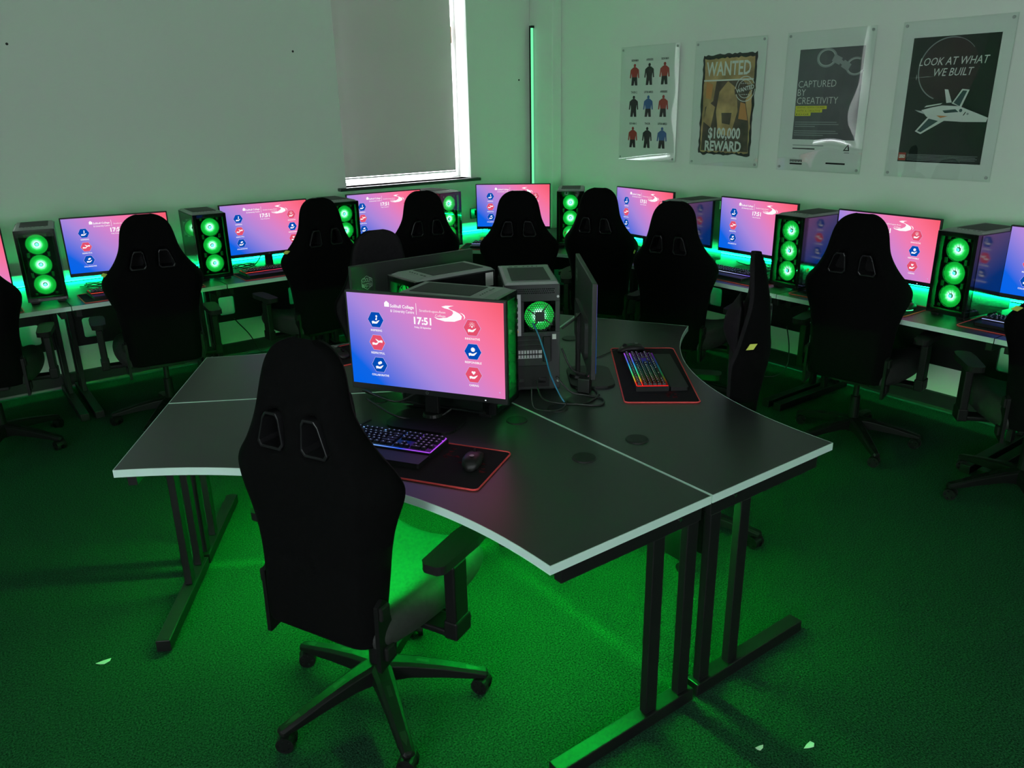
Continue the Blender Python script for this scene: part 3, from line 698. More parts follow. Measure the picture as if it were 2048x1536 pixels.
    for i in range(9): sl.box((-0.02 + 0.011 * i, d + 0.0032, z0 + 0.1455), (0.003, 0.0015, 0.030), 0, rz=0)
    sl.build('expansion_slots', ['steel', 'silver'], t)
    MB().box((-0.055, d + 0.006, z0 + 0.165), (0.032, 0.012, 0.10)).build('slot_cover', 'steel', t, bevel=0.003)
    MB().box((-0.083, d + 0.0008, z0 + 0.212), (0.015, 0.0012, 0.020)).build('label_sticker', 'paper', t)
    ps = MB(); ps.box((0.012, d + 0.001, z0 + 0.055), (0.15, 0.006, 0.086), 0); ps.box((-0.035, d + 0.005, z0 + 0.040), (0.03, 0.004, 0.022), 1); ps.box((0.045, d + 0.005, z0 + 0.040), (0.02, 0.004, 0.014), 1)
    ps.build('power_supply', ['steel', 'gloss'], t, bevel=0.001)
    vt = MB()
    for j in range(3):
        for i in range(24): vt.box((-0.082 + 0.0071 * i + (0.0035 if j % 2 else 0), d + 0.0006, zt - 0.026 - 0.0075 * j), (0.0042, 0.001, 0.0042))
    vt.build('top_vents', 'gloss', t)
    MB().box((-0.074, d - 0.012, zt - 0.05), (0.001, 0.001, 0.001)).build('seal', 'paper', t) if False else None
    st = MB(); st.box((w / 2 + 0.0008, d - 0.030, zt - 0.045), (0.001, 0.038, 0.055)); st.build('asset_sticker', 'paper', t)
    for z in (zt - 0.055, z0 + 0.035): MB().cyl((-w / 2 + 0.008, d, z), (-w / 2 + 0.008, d + 0.007, z), 0.005, n=12).build('thumbscrew', 'silver', t)
    return t
tow = make_tower()
def front(x, y, a): return (x, y, DZ), R(a)
def centre(x, y, a):                     # position from the middle of the case instead of its front
    d = Vector((math.sin(R(a)), -math.cos(R(a)), 0)) * 0.1925
    return (x + d.x, y + d.y, DZ), R(a)
TOW = [('PA', centre(1.508, 2.388, 30)), ('PB', centre(1.892, 2.470, 148)), ('PC', centre(1.660, 2.738, -88)),
       ('L1', front(0.515, 5.345, -8)), ('L2', front(1.512, 5.352, -2.4)), ('L3', front(2.466, 5.35, -1)), ('L4', front(3.352, 5.345, 5)), ('K', front(4.054, 4.735, -42)),
       ('R6', front(4.085, 3.715, -93)), ('R7', front(4.050, 2.781, -94)), ('R8', front(4.115, 1.862, -97))]
PL = {'PA': 'pod computer tower whose roof shows above the lit nearest screen', 'PB': 'pod computer tower turning its ports and lit rear fan to the camera', 'PC': 'pod computer tower beside the logo-backed monitor'}
for i, (k, (l, a)) in enumerate(TOW):
    place(tow, i, l, a, PL.get(k) or 'computer tower with three green fans ' + SEAT[k], 'computer towers of the room')

# ================================================================== mouse mats, keyboards, mice
def make_mat():
    t = thing('mouse_mat', '', 'mouse mat')
    MB().prism(rrect(0.70, 0.285, 0.018), 0.0, 0.003).build('mat_surface', 'mat', t)
    pts = [(x, y, 0.0026) for x, y in rrect(0.70, 0.285, 0.018, 4)]
    MB().tube(pts, 0.0030, 6, closed=True).build('stitched_edge', 'red', t)
    rnd = random.Random(4)
    for cx, cy, n, sp in ((0.255, 0.02, 22, 0.055), (0.16, 0.055, 10, 0.03), (-0.27, -0.03, 14, 0.045)):
        m = MB()
        for _ in range(n):
            x = cx + rnd.gauss(0, sp * .55); y = cy + rnd.gauss(0, sp * .5); x = max(-.335, min(.335, x)); y = max(-.125, min(.125, y)); a = rnd.random() * 6; r = rnd.uniform(.006, .02)
            m.add([(x + r * math.cos(a + q) * (0.5 if i % 2 else 1), y + 0.6 * r * math.sin(a + q) * (0.5 if i % 2 else 1), 0.0031) for i, q in enumerate((0, 1, 2, 3.2, 4.2, 5.3))], [(0, 1, 2, 3, 4, 5)])
        m.build('printed_motif', 'motif', t)
    return t
def make_keyboard(light, full):
    t = thing('keyboard', '', 'keyboard')
    b = MB(); b.prism([(-0.218, -0.066), (0.218, -0.066), (0.222, 0.066), (-0.222, 0.066)], 0.0, 0.020); b.build('keyboard_body', 'plastic', t, bevel=0.003)
    MB().box((0, 0, 0.0206), (0.434, 0.124, 0.0010)).build('backlight', light, t)
    ll = MB(); ll.box((0, 0.0615, 0.0215), (0.43, 0.0022, 0.002)); ll.box((0, 0.0385, 0.0215), (0.43, 0.0022, 0.002)); ex = -1 if light == 'rainbow' else 1; ll.box((ex * 0.2165, 0, 0.0215), (0.0022, 0.120, 0.002))
    if light != 'rainbow': ll.box((0, -0.0615, 0.0215), (0.43, 0.0022, 0.002))
    ll.build('light_line', light + '_line', t)
    rest = MB(); rest.prism([(-0.215, -0.14), (0.215, -0.14), (0.218, -0.070), (-0.218, -0.070)], 0.0, 0.016); rest.build('wrist_rest', 'plastic', t, bevel=0.006)
    K = []; u = 0.0190; x0 = -0.2130
    rows = [('F', 0.0505, [1, -1, 1, 1, 1, 1, -.5, 1, 1, 1, 1, -.5, 1, 1, 1, 1, -.25, 1, 1, 1, -.25, 1, 1, 1, 1]),
            ('1', 0.0265, [1] * 13 + [2, -.25, 1, 1, 1, -.25, 1, 1, 1, 1]),
            ('2', 0.0085, [1.5] + [1] * 12 + [1.5, -.25, 1, 1, 1, -.25, 1, 1, 1, 1]),
            ('3', -0.0095, [1.75] + [1] * 11 + [2.25, -3.5, 1, 1, 1]),
            ('4', -0.0275, [2.25] + [1] * 10 + [2.75, -1.25, 1, -1.25, 1, 1, 1, 1]),
            ('5', -0.0455, [1.25, 1.25, 1.25, 6.25, 1.25, 1.25, 1.25, 1.25, -.25, 1, 1, 1, -.25, 2, 1])]
    for nm, y, ws in rows:
        x = x0
        for wd in ws:
            if wd > 0: K.append((x + wd * u / 2, y, wd * u - 0.0028))
            x += abs(wd) * u
    def key(mb, x, y, w):
        d = 0.0155; tw = w - 0.004; td = d - 0.004
        vs = [(x - w / 2, y - d / 2, 0.0222), (x + w / 2, y - d / 2, 0.0222), (x + w / 2, y + d / 2, 0.0222), (x - w / 2, y + d / 2, 0.0222),
              (x - tw / 2, y - td / 2 + .001, 0.031), (x + tw / 2, y - td / 2 + .001, 0.031), (x + tw / 2, y + td / 2 + .001, 0.031), (x - tw / 2, y + td / 2 + .001, 0.031)]
        mb.add(vs, [(0, 3, 2, 1), (4, 5, 6, 7), (0, 1, 5, 4), (1, 2, 6, 5), (2, 3, 7, 6), (3, 0, 4, 7)], 0)
        mb.add([(x - .0022, y + .0015, .0312), (x + .0022, y + .0015, .0312), (x + .0022, y + .0040, .0312), (x - .0022, y + .0040, .0312)], [(0, 1, 2, 3)], 1)
    if full:
        cache = {}
        for x, y, w in K[:100]:
            mb = MB(); key(mb, 0, 0, w)
            # every key is its own mesh so its legend takes the colour of its place
            for i, p in enumerate(mb.v): mb.v[i] = (p[0] + x, p[1] + y, p[2])
            mb.build('key', ['plastic', light + '_leg'], t)
        rest_k = K[100:]
    else: rest_k = K
    if rest_k:
        mb = MB()
        for k in rest_k: key(mb, *k)
        mb.build('keys', ['plastic', light + '_leg'], t)['kind'] = 'stuff'
    return t
def make_mouse():
    t = thing('computer_mouse', '', 'computer mouse')
    b = MB(); n = 20; rows = [(-.060, .006, .012), (-.056, .020, .026), (-.042, .029, .036), (-.020, .032, .040), (.004, .030, .039), (.028, .028, .033), (.046, .026, .024), (.057, .019, .015), (.061, .008, .009)]
    vs = []
    for y, hw, h in rows:
        for i in range(n):
            a = 2 * PI * i / n; c, s = math.cos(a), math.sin(a)
            vs.append((hw * math.copysign(abs(c) ** 0.75, c), y, h * (0.5 + 0.5 * math.copysign(abs(s) ** 0.8, s))))
    fs = []
    for r in range(len(rows) - 1):
        for i in range(n): fs.append((r * n + i, r * n + (i + 1) % n, (r + 1) * n + (i + 1) % n, (r + 1) * n + i))
    fs += [tuple(reversed(range(n))), tuple(range((len(rows) - 1) * n, len(rows) * n))]
    b.add(vs, fs); bo = b.build('mouse_shell', 'plastic', t, smooth=True)
    MB().cyl((-0.004, 0.030, 0.031), (0.004, 0.030, 0.031), 0.010, n=14).build('scroll_wheel', 'nylon', t)
    MB().tube([(0.033 * math.cos(R(a)), -0.020 + 0.042 * math.sin(R(a)), 0.007) for a in range(180, 361, 15)], 0.0022, 6).build('light_line', 'glow', t)
    MB().disc(0, 0, 0.008, 0, 14).build('crest', 'grey', t).matrix_local = Matrix.Translation((0, -0.022, 0.0404)) @ Matrix.Rotation(-PI / 2, 4, 'X')
    return t
mt = make_mat()
kb_r = make_keyboard('rainbow', True); kb_b = make_keyboard('bluekeys', True)
kb_red = make_keyboard('redkeys', False); kb_v = make_keyboard('violetkeys', False)
ms = make_mouse()
def off(o, a, dx, dy):
    c, s = math.cos(R(a)), math.sin(R(a)); return o[0] + dx * c - dy * s, o[1] + dx * s + dy * c
# seat: mat centre, angle of its long side, keyboard offset, mouse offset, keyboard prototype
PER = [('PA', (1.079, 2.122), -57.5, (-0.095, 0.072), (0.268, 0.020), 'b'), ('PB', (2.322, 2.186), 51.0, (-0.010, 0.028), (0.292, 0.055), 'r'), ('PC', (1.664, 3.245), 180.0, (-0.06, 0.06), (0.26, 0.0), 'v'),
       ('L1', (0.02, 5.335), 0, (-0.08, 0.06), (0.26, 0.0), 'd'), ('L2', (1.035, 5.335), 0, (-0.075, 0.068), (0.27, 0.02), 'd'), ('L3', (1.995, 5.335), 0, (-0.085, 0.060), (0.27, 0.02), 'd'), ('L4', (2.90, 5.335), 0, (-0.10, 0.06), (0.27, 0.0), 'd'),
       ('K', (3.70, 5.105), -45, (-0.06, 0.06), (0.27, 0.0), 'v'), ('R6', (4.112, 4.30), -88, (-0.08, 0.06), (0.26, 0.0), 'v'), ('R7', (4.120, 3.262), -91, (-0.025, 0.060), (0.275, 0.03), 'v'),
       ('R8', (4.115, 2.345), -91, (-0.08, 0.06), (0.285, 0.02), 'v'), ('R9', (4.145, 1.40), -91, (-0.08, 0.06), (0.26, 0.0), 'v')]
PL1 = {'PA': 'red-edged mouse mat in front of the lit nearest screen', 'PB': 'red-edged mouse mat under the rainbow keyboard', 'PC': 'red-edged mouse mat behind the logo-backed monitor'}
PL2 = {'PA': 'keyboard with blue and violet lights below the nearest screen', 'PB': 'keyboard glowing in rainbow colours on its red-edged mat', 'PC': 'keyboard hidden behind the logo-backed monitor'}
PL3 = {'PA': 'black mouse on the mat below the nearest screen', 'PB': 'black mouse at the head of the rainbow keyboard', 'PC': 'black mouse behind the logo-backed monitor'}
kbp = {'b': kb_b, 'r': kb_r, 'd': kb_red, 'v': kb_v}; seen = set(); mice = []
for i, (k, c, a, ko, mo, pr) in enumerate(PER):
    place(mt, i, (c[0], c[1], DZ), R(a), PL1.get(k) or 'red-edged mouse mat ' + SEAT[k], 'mouse mats')
    x, y = off(c, a, *ko); place(kbp[pr], pr in seen, (x, y, DZ + 0.0032), R(a + (1.5 if k == 'PB' else 0)), PL2.get(k) or 'glowing keyboard ' + SEAT[k], 'keyboards'); seen.add(pr)
    x, y = off(c, a, *mo); mo_ = place(ms, i, (x, y, DZ + 0.0032), R(a + {'PA': 12, 'PB': -82 + 90}.get(k, 8)), PL3.get(k) or 'black mouse ' + SEAT[k], 'computer mice')
    mice.append((k, mo_))

for k, o in mice:                        # the two pod mice in view are unlit
    if k in ('PA', 'PB'):
        for c in [c for c in o.children if c.name.startswith('light_line')]: bpy.data.objects.remove(c)

# ================================================================== gaming chairs
def grid_solid(F, B, holes=(), two=False):
    """closed shell from two point grids (rows x cols); holes = set of (row, col) faces left open with inner walls"""
    mb = MB(); r = len(F); c = len(F[0]); N = r * c; mid_ = []
    vs = [p for row in F for p in row] + [p for row in B for p in row]; fs = []
    H = set(holes); at = lambda i, j: i * c + j
    for i in range(r - 1):
        for j in range(c - 1):
            if (i, j) in H: continue
            fs.append((at(i, j), at(i, j + 1), at(i + 1, j + 1), at(i + 1, j))); mid_.append(1 if two else 0)
            fs.append(tuple(N + q for q in (at(i, j), at(i + 1, j), at(i + 1, j + 1), at(i, j + 1)))); mid_.append(0)
    def wall(a, b): fs.append((a, N + a, N + b, b)); mid_.append(0)
    for j in range(c - 1): wall(at(0, j), at(0, j + 1)); wall(at(r - 1, j + 1), at(r - 1, j))
    for i in range(r - 1): wall(at(i + 1, 0), at(i, 0)); wall(at(i, c - 1), at(i + 1, c - 1))
    for (i, j) in H:
        if (i - 1, j) not in H: wall(at(i, j + 1), at(i, j))
        if (i + 1, j) not in H: wall(at(i + 1, j), at(i + 1, j + 1))
        if (i, j - 1) not in H: wall(at(i, j), at(i + 1, j))
        if (i, j + 1) not in H: wall(at(i + 1, j + 1), at(i, j + 1))
    mb.add(vs, fs); mb.m = mid_
    return mb
def make_chair():
    t = thing('gaming_chair', '', 'chair')
    # five-star base and castors
    b = MB(); b.cyl((0, 0, 0.075), (0, 0, 0.150), 0.042, 0.034, 20)
    for i in range(5):
        a = R(72 * i); c, s = math.cos(a), math.sin(a)
        prof = [(0.025, 0.034, 0.150, 0.085), (0.10, 0.030, 0.140, 0.090), (0.20, 0.025, 0.118, 0.078), (0.29, 0.022, 0.094, 0.064), (0.340, 0.019, 0.080, 0.060), (0.348, 0.010, 0.074, 0.063)]
        vs = []
        for r_, hw, zt, zb in prof:
            for u, z in ((-hw, zb), (hw, zb), (hw, zt - 0.008), (hw * 0.55, zt), (-hw * 0.55, zt), (-hw, zt - 0.008)):
                vs.append((r_ * c - u * s, r_ * s + u * c, z))
        fs = []
        for q in range(len(prof) - 1):
            for e in range(6): fs.append((q * 6 + e, q * 6 + (e + 1) % 6, (q + 1) * 6 + (e + 1) % 6, (q + 1) * 6 + e))
        fs += [tuple(reversed(range(6))), tuple(range((len(prof) - 1) * 6, len(prof) * 6))]
        b.add(vs, fs)
        vs = [(r_ * c - u * s, r_ * s + u * c, z + 0.0012) for r_, u, z in ((0.12, -0.006, 0.1356), (0.30, -0.009, 0.0905), (0.325, 0, 0.0838), (0.30, 0.009, 0.0905), (0.12, 0.006, 0.1356))]
        b.add(vs, [(0, 1, 2, 3, 4)], 1)
    b.build('star_base', ['nylon', 'plastic'], t, bevel=0.003)
    cm = None
    for i in range(5):
        a = R(72 * i); l = (0.325 * math.cos(a), 0.325 * math.sin(a), 0)
        if cm is None:
            m = MB()
            for x in (-1, 1):
                m.cyl((x * 0.010, 0, 0.029), (x * 0.026, 0, 0.029), 0.029, 0.027, 20)
                for q in range(5):
                    th = R(72 * q); m.add([(x * 0.0264, 0.010 * math.cos(th), 0.029 + 0.010 * math.sin(th)), (x * 0.0264, 0.022 * math.cos(th - .32), 0.029 + 0.022 * math.sin(th - .32)), (x * 0.0264, 0.022 * math.cos(th + .32), 0.029 + 0.022 * math.sin(th + .32))], [(0, 1, 2)], 1)
            m.cyl((-0.02, 0, 0.029), (0.02, 0, 0.029), 0.008, n=10); m.cyl((0, 0, 0.03), (0, 0, 0.072), 0.008, n=10)
            arc = [(0.026 * math.cos(R(q)), 0.033 + 0.026 * math.sin(R(q))) for q in range(0, 181, 20)]
            m.prism(arc, -0.010, 0.010, T=Matrix(((0, 0, 1, 0), (1, 0, 0, 0), (0, 1, 0, 0), (0, 0, 0, 1))))
            c0 = m.build('castor', ['nylon', 'gloss'], t, loc=l); cm = c0.data; c0.rotation_euler.z = a + 1.9
        else:
            o = bpy.data.objects.new('castor', cm); COL.objects.link(o); o.parent = t; o.location = l; o.rotation_euler.z = a + (0.6 + 1.7 * i)
    MB().cyl((0, 0, 0.15), (0, 0, 0.27), 0.028, 0.025, 18).build('gas_lift', 'nylon', t, smooth=False)
    g = MB(); g.cyl((0, 0, 0.27), (0, 0, 0.385), 0.015, n=16); g.box((0, 0.0, 0.392), (0.20, 0.25, 0.035)); g.build('tilt_mechanism', 'steel', t, bevel=0.004)
    lv = MB(); lv.cyl((0.09, 0.05, 0.392), (0.25, 0.06, 0.385), 0.006, n=8, mi=0); lv.cyl((0.25, 0.06, 0.385), (0.31, 0.065, 0.382), 0.010, n=10, mi=1); lv.build('tilt_lever', ['chrome', 'plastic'], t)
    # seat pan
    cols = [(-1, -.012, .0), (-.86, .050, .0), (-.62, .036, 0), (-.3, .012, 0), (0, .008, 0), (.3, .012, 0), (.62, .036, 0), (.86, .050, 0), (1, -.012, 0)]
    F, B = [], []
    for y, hw, zt, zb in ((-0.235, .205, .455, .425), (-0.20, .225, .480, .415), (-0.05, .262, .478, .412), (0.12, .272, .478, .412), (0.24, .262, .482, .415), (0.295, .235, .470, .425), (0.312, .205, .452, .432)):
        F.append([(hw * u, y, zt + dz) for u, dz, _ in cols]); B.append([(hw * u * (0.93 if abs(u) == 1 else 1), y, zb) for u, dz, _ in cols])
    grid_solid(F, B).build('seat', 'fabricseat', t, smooth=True, sub=2)
    # backrest, with two openings below the head
    Wt = [(0, .190), (.04, .200), (.12, .205), (.24, .208), (.36, .218), (.44, .236), (.50, .258), (.55, .268), (.595, .262), (.63, .240), (.66, .214), (.72, .178), (.785, .153), (.84, .144), (.90, .134), (.94, .120), (.97, .098), (.99, .070), (1.0, .036)]
    bt = [(0, .02), (.15, .045), (.35, .055), (.55, .085), (.66, .055), (.80, .018), (1, 0)]
    rows = [0, .04, .12, .24, .36, .44, .50, .55, .595, .63, .66, .715, .785, .84, .90, .94, .97, .99, 1.0]
    Lb = 0.848; F, B = [], []
    for tt in rows:
        w = interp(Wt, tt); b_ = interp(bt, tt); z = tt * Lb
        h2 = min(interp([(0, .115), (.63, .128), (.66, .122), (.785, .086), (.84, .080), (1, .05)], tt), .62 * w)
        h1 = min(interp([(0, .03), (.66, .030), (.785, .040), (1, .03)], tt), .3 * w)
        th = interp([(0, .03), (.1, .042), (.6, .042), (.8, .034), (.95, .028), (1, .006)], tt)
        mid = (h2 + w) / 2
        lx = [-w, -.90 * w, -mid, -h2, -h1, 0, h1, h2, mid, .90 * w, w]
        fr = [.010 + b_, .028 + b_, th * .9 + .45 * b_, th, th, th, th, th, th * .9 + .45 * b_, .028 + b_, .010 + b_]
        bk = [-.006 + .75 * b_, -.022 + .35 * b_, -th, -th, -th, -th, -th, -th, -th, -.022 + .35 * b_, -.006 + .75 * b_]
        fr[0] = fr[-1] = min(fr[0], th + b_); cv = interp([(0, 0), (.3, .018), (.6, -.012), (.8, .0), (1, .035)], tt)
        F.append([(x, y + cv, z) for x, y in zip(lx, fr)]); B.append([(x, y + cv, z) for x, y in zip(lx, bk)])
    ri = rows.index(.66); holes = [(r_, c_) for r_ in (ri, ri + 1) for c_ in (3, 6)]
    tilt = R(2)
    back = grid_solid(F, B, holes, True).build('backrest', ['fabric', 'front'], t, smooth=True, sub=2, loc=(0, -0.235, 0.425)); back.rotation_euler.x = tilt
    for sg in (-1, 1):
        P = []
        for tt in (.664, .78):
            h2 = interp([(.66, .122), (.785, .086)], tt); h1 = interp([(.66, .030), (.785, .040)], tt)
            P += [(sg * h1, tt * Lb), (sg * h2, tt * Lb)] if tt < .7 else [(sg * h2, tt * Lb), (sg * h1, tt * Lb)]
        cx = sum(p[0] for p in P) / 4; cz = sum(p[1] for p in P) / 4
        pts = []
        for i in range(4):
            p, q = P[i], P[(i + 1) % 4]
            for u in (0.14, 0.5, 0.86): pts.append((cx + (p[0] + (q[0] - p[0]) * u - cx) * 0.95, 0.0, cz + (p[1] + (q[1] - p[1]) * u - cz) * 0.95))
        m = MB(); n = len(pts)
        vs = []
        for x, y, z in pts:
            ox = cx + (x - cx) * 1.10; oz = cz + (z - cz) * 1.10; ix = cx + (x - cx) * .93; iz = cz + (z - cz) * .93
            vs += [(ox, -0.042, oz), (ix, -0.042, iz), (ix, 0.040, iz), (ox, 0.040, oz)]
        m.add(vs, [(4 * i + e, 4 * ((i + 1) % n) + e, 4 * ((i + 1) % n) + (e + 1) % 4, 4 * i + (e + 1) % 4) for i in range(n) for e in range(4)])
        m.build('opening_trim', 'ring', back, bevel=0.002)
        # folding bracket with its two square caps
        k = MB(); out = [(-0.27, 0.36), (-0.20, 0.375), (-0.195, 0.42), (-0.222, 0.565), (-0.240, 0.580), (-0.265, 0.565), (-0.268, 0.43)]
        k.prism(out, 0.0, 0.014, T=Matrix.Translation((sg * 0.203 - (0.007), 0.035, 0)) @ Matrix(((0, 0, 1, 0), (1, 0, 0, 0), (0, 1, 0, 0), (0, 0, 0, 1))))
        br = k.build('hinge_bracket', 'nylon', t, bevel=0.003)
        for y, z in ((-0.197, 0.41), (-0.208, 0.545)):
            MB().box((sg * 0.214, y, z), (0.014, 0.040, 0.044)).build('hinge_cap', 'armpad', br, bevel=0.006)
        # armrests
        a = MB(); x = sg * 0.315
        a.box((x, -0.01, 0.505), (0.036, 0.070, 0.235)); a.box((sg * 0.25, -0.01, 0.397), (0.165, 0.075, 0.022)); a.box((x, -0.01, 0.412), (0.045, 0.08, 0.06)); a.box((x, -0.01, 0.625), (0.030, 0.055, 0.05))
        ar = a.build('armrest', 'nylon', t, bevel=0.006)
        p = MB(); p.prism([(x - .036, -.115), (x - .020, -.130), (x + .020, -.130), (x + .036, -.115), (x + .042, .05), (x + .036, .110), (x + .02, .125), (x - .02, .125), (x - .036, .110), (x - .042, .05)], 0.646, 0.672)
        p.build('arm_pad', 'armpad', ar, bevel=0.009)
    m = MB(); m.add([(-.232, .002, .552), (-.247, .014, .533), (-.262, .040, .533), (-.247, .028, .552), (-.228, .004, .549), (-.243, .016, .530), (-.258, .042, .530), (-.243, .030, .549)], [(0, 3, 2, 1), (4, 5, 6, 7), (0, 1, 5, 4), (1, 2, 6, 5), (2, 3, 7, 6), (3, 0, 4, 7)]); m.build('care_tag', 'tag', back)
    return t
def add_pillow(t, z=0.70, y=0.075, s=1.0):
    back = [c for c in t.children if c.name.startswith('backrest')][0]
    F, B = [], []
    for v in (-1, -.85, -.45, 0, .45, .85, 1):
        F.append([(.135 * s * u * (1 - .08 * v * v), y + .012 + .055 * s * (1 - u * u) ** .6 * (1 - v * v) ** .6, z + .10 * s * v * (1 - .15 * (1 - u * u))) for u in (-1, -.85, -.4, 0, .4, .85, 1)])
        B.append([(p[0], y + .006 - .02 * s * (1 - v * v) ** .6 * (1 - (p[0] / (.135 * s)) ** 2 if abs(p[0]) < .135 * s else 0), p[2]) for p in F[-1]])
    return grid_solid(F, B).build('neck_pillow', 'front', back, smooth=True, sub=1)
ch = make_chair()
#        key  base x, y, facing, star angle, lowered by, pillow
CH = [('PA', 0.876, 1.942, 25, 40, 0.02, 1),
      ('PB', 2.416, 2.066, 128, 10, 0.025, 1),
      ('PC', 1.81, 3.40, -95, 20, 0.055, 0),
      ('L1', 0.129, 5.062, 78, 30, 0, 1),
      ('L2', 1.008, 4.921, 83, 15, 0, 1),
      ('L3', 1.989, 4.98, 95, 30, 0, 1),
      ('L4', 2.743, 4.882, 80, 10, 0, 1),
      ('K', 3.296, 4.373, 50, 5, 0, 1),
      ('R6', 3.839, 4.048, 25, 41, 0, 1),
      ('R7', 3.644, 3.162, 16, 35, 0, 1),
      ('R8', 3.902, 2.158, 10, 16, 0, 1),
      ('R9', 3.913, 1.296, 40, 0, 0, 1)]
PL = {'PA': 'black gaming chair nearest the camera, its back to us, green-lit seat', 'PB': 'black gaming chair seen in profile beside the rainbow keyboard, with neck cushion', 'PC': 'black gaming chair facing us above the logo-backed monitor'}
chairs = []
for i, (k, x, y, fa, sa, low, pil) in enumerate(CH):
    c = place(ch, i, (x, y, 0), R(fa - 90), PL.get(k) or 'black gaming chair ' + SEAT[k], 'gaming chairs of the room'); chairs.append(c)
for o, (k, x, y, fa, sa, low, pil) in zip(chairs, CH):
    d = R(sa - (fa - 90)); Q = Matrix.Rotation(d, 4, 'Z')
    for c in list(o.children):
        nm = c.name.split('.')[0]
        if nm == 'star_base': c.rotation_euler.z = d
        elif nm == 'castor': c.location = Q @ c.location; c.rotation_euler.z += d
        elif nm == 'gas_lift': pass
        elif low: c.location.z -= low
    if k == 'PA':
        [c for c in o.children if c.name.startswith('backrest')][0].rotation_euler.x = R(-1.5)   # this chair rocks forward
        for b in list([c for c in o.children if c.name.startswith("backrest")][0].children):
            if b.name.startswith('care_tag'): bpy.data.objects.remove(b)
            if False: break
    if pil: add_pillow(o, *((0.56, 0.065, 1.05) if k == 'PB' else (0.62, 0.05, 1.0)))

# ================================================================== posters behind acrylic
P_ = lambda n, c, **k: M.setdefault(n, mat(n, c, 0.8, spec=0.2, bump=(300, 0.05, 0.0003), **k))
P_('print_white', (0.62, 0.64, 0.62)); P_('print_black', (0.012, 0.012, 0.013)); P_('print_red', (0.35, 0.03, 0.02)); P_('print_grey', (0.085, 0.09, 0.10), var=(14, 0.12))
P_('print_space', (0.010, 0.016, 0.014)); P_('print_planet', (0.035, 0.020, 0.022), var=(9, 0.35)); P_('print_yellow', (0.62, 0.58, 0.03)); P_('print_tan', (0.42, 0.26, 0.11), var=(8, 0.5))
P_('print_brown', (0.07, 0.045, 0.03), var=(16, 0.6)); P_('print_mid', (0.25, 0.27, 0.28)); P_('print_slate', (0.03, 0.07, 0.07)); P_('print_orange', (0.55, 0.22, 0.06)); P_('print_blue', (0.04, 0.10, 0.30)); P_('print_line', (0.42, 0.44, 0.44))
PM = ['print_white', 'print_black', 'print_red', 'print_grey', 'print_space', 'print_planet', 'print_yellow', 'print_tan', 'print_brown', 'print_mid', 'print_slate', 'print_orange', 'print_blue', 'print_line']
ix = {n[6:]: i for i, n in enumerate(PM)}
def rect(mb, x0, x1, z0, z1, y, mi): mb.flat([(x0, z0), (x1, z0), (x1, z1), (x0, z1)], y, ix[mi])
def make_poster(name, lab, yc, zc, w, h, art):
    t = thing(name, lab, 'poster', (XR - 0.004, yc, zc), -PI / 2, 'posters on the wall')
    pr = MB().box((0, -0.0085, 0), (w - 0.012, 0.001, h - 0.012)).build('poster_sheet', 'print_white', t)
    a = MB(); art(a); a.build('poster_print', PM, pr, loc=(0, -0.0095, 0))
    MB().box((0, -0.0135, 0), (w, 0.005, h)).build('acrylic_sheet', 'acrylic', t)
    for x in (-1, 1):
        for z in (-1, 1):
            px, pz = x * (w / 2 - 0.022), z * (h / 2 - 0.022)
            m = MB(); m.cyl((px, 0.003, pz), (px, -0.0075, pz), 0.007, n=14); m.cyl((px, -0.0165, pz), (px, -0.020, pz), 0.0085, n=16); m.build('standoff', 'grey', t)
L_ = [0]
def layer(): L_[0] += 1; return -0.00004 * L_[0]
def art_heroes(a):
    # nine plain standing shapes in a grid under their film titles
    T = [('IRON MAN', 'red'), ('AVENGERS', 'black'), ('IRON MAN', 'red'), ('THOR 2', 'black'), ('CAPTAIN AMERICA', 'blue'), ('AVENGERS', 'red'), ('IRON MAN 3', 'red'), ('THOR', 'black'), ('CAPTAIN AMERICA', 'blue')]
    for i, (tx, c) in enumerate(T):
        cx = -0.158 + 0.158 * (i % 3); zt = 0.315 - 0.233 * (i // 3); y = layer()
        a.text(tx, cx, zt, y, w=0.045 + 0.0035 * len(tx), h=0.015, mi=ix['black'], bold=0.03)
        k = ix['black']; b = zt - 0.175
        a.disc(cx, zt - 0.030, 0.013, y, 14, ix[c])
        a.flat([(cx - .016, zt - .042), (cx + .016, zt - .042), (cx + .045, zt - .060), (cx + .052, zt - .120), (cx + .040, zt - .122), (cx + .034, zt - .085), (cx + .028, zt - .115), (cx - .028, zt - .115), (cx - .034, zt - .085), (cx - .040, zt - .122), (cx - .052, zt - .120), (cx - .045, zt - .060)], y, ix[c])
        a.flat([(cx - .028, zt - .115), (cx + .028, zt - .115), (cx + .034, b), (cx + .008, b), (cx, zt - .140), (cx - .008, b), (cx - .034, b)], y, k)
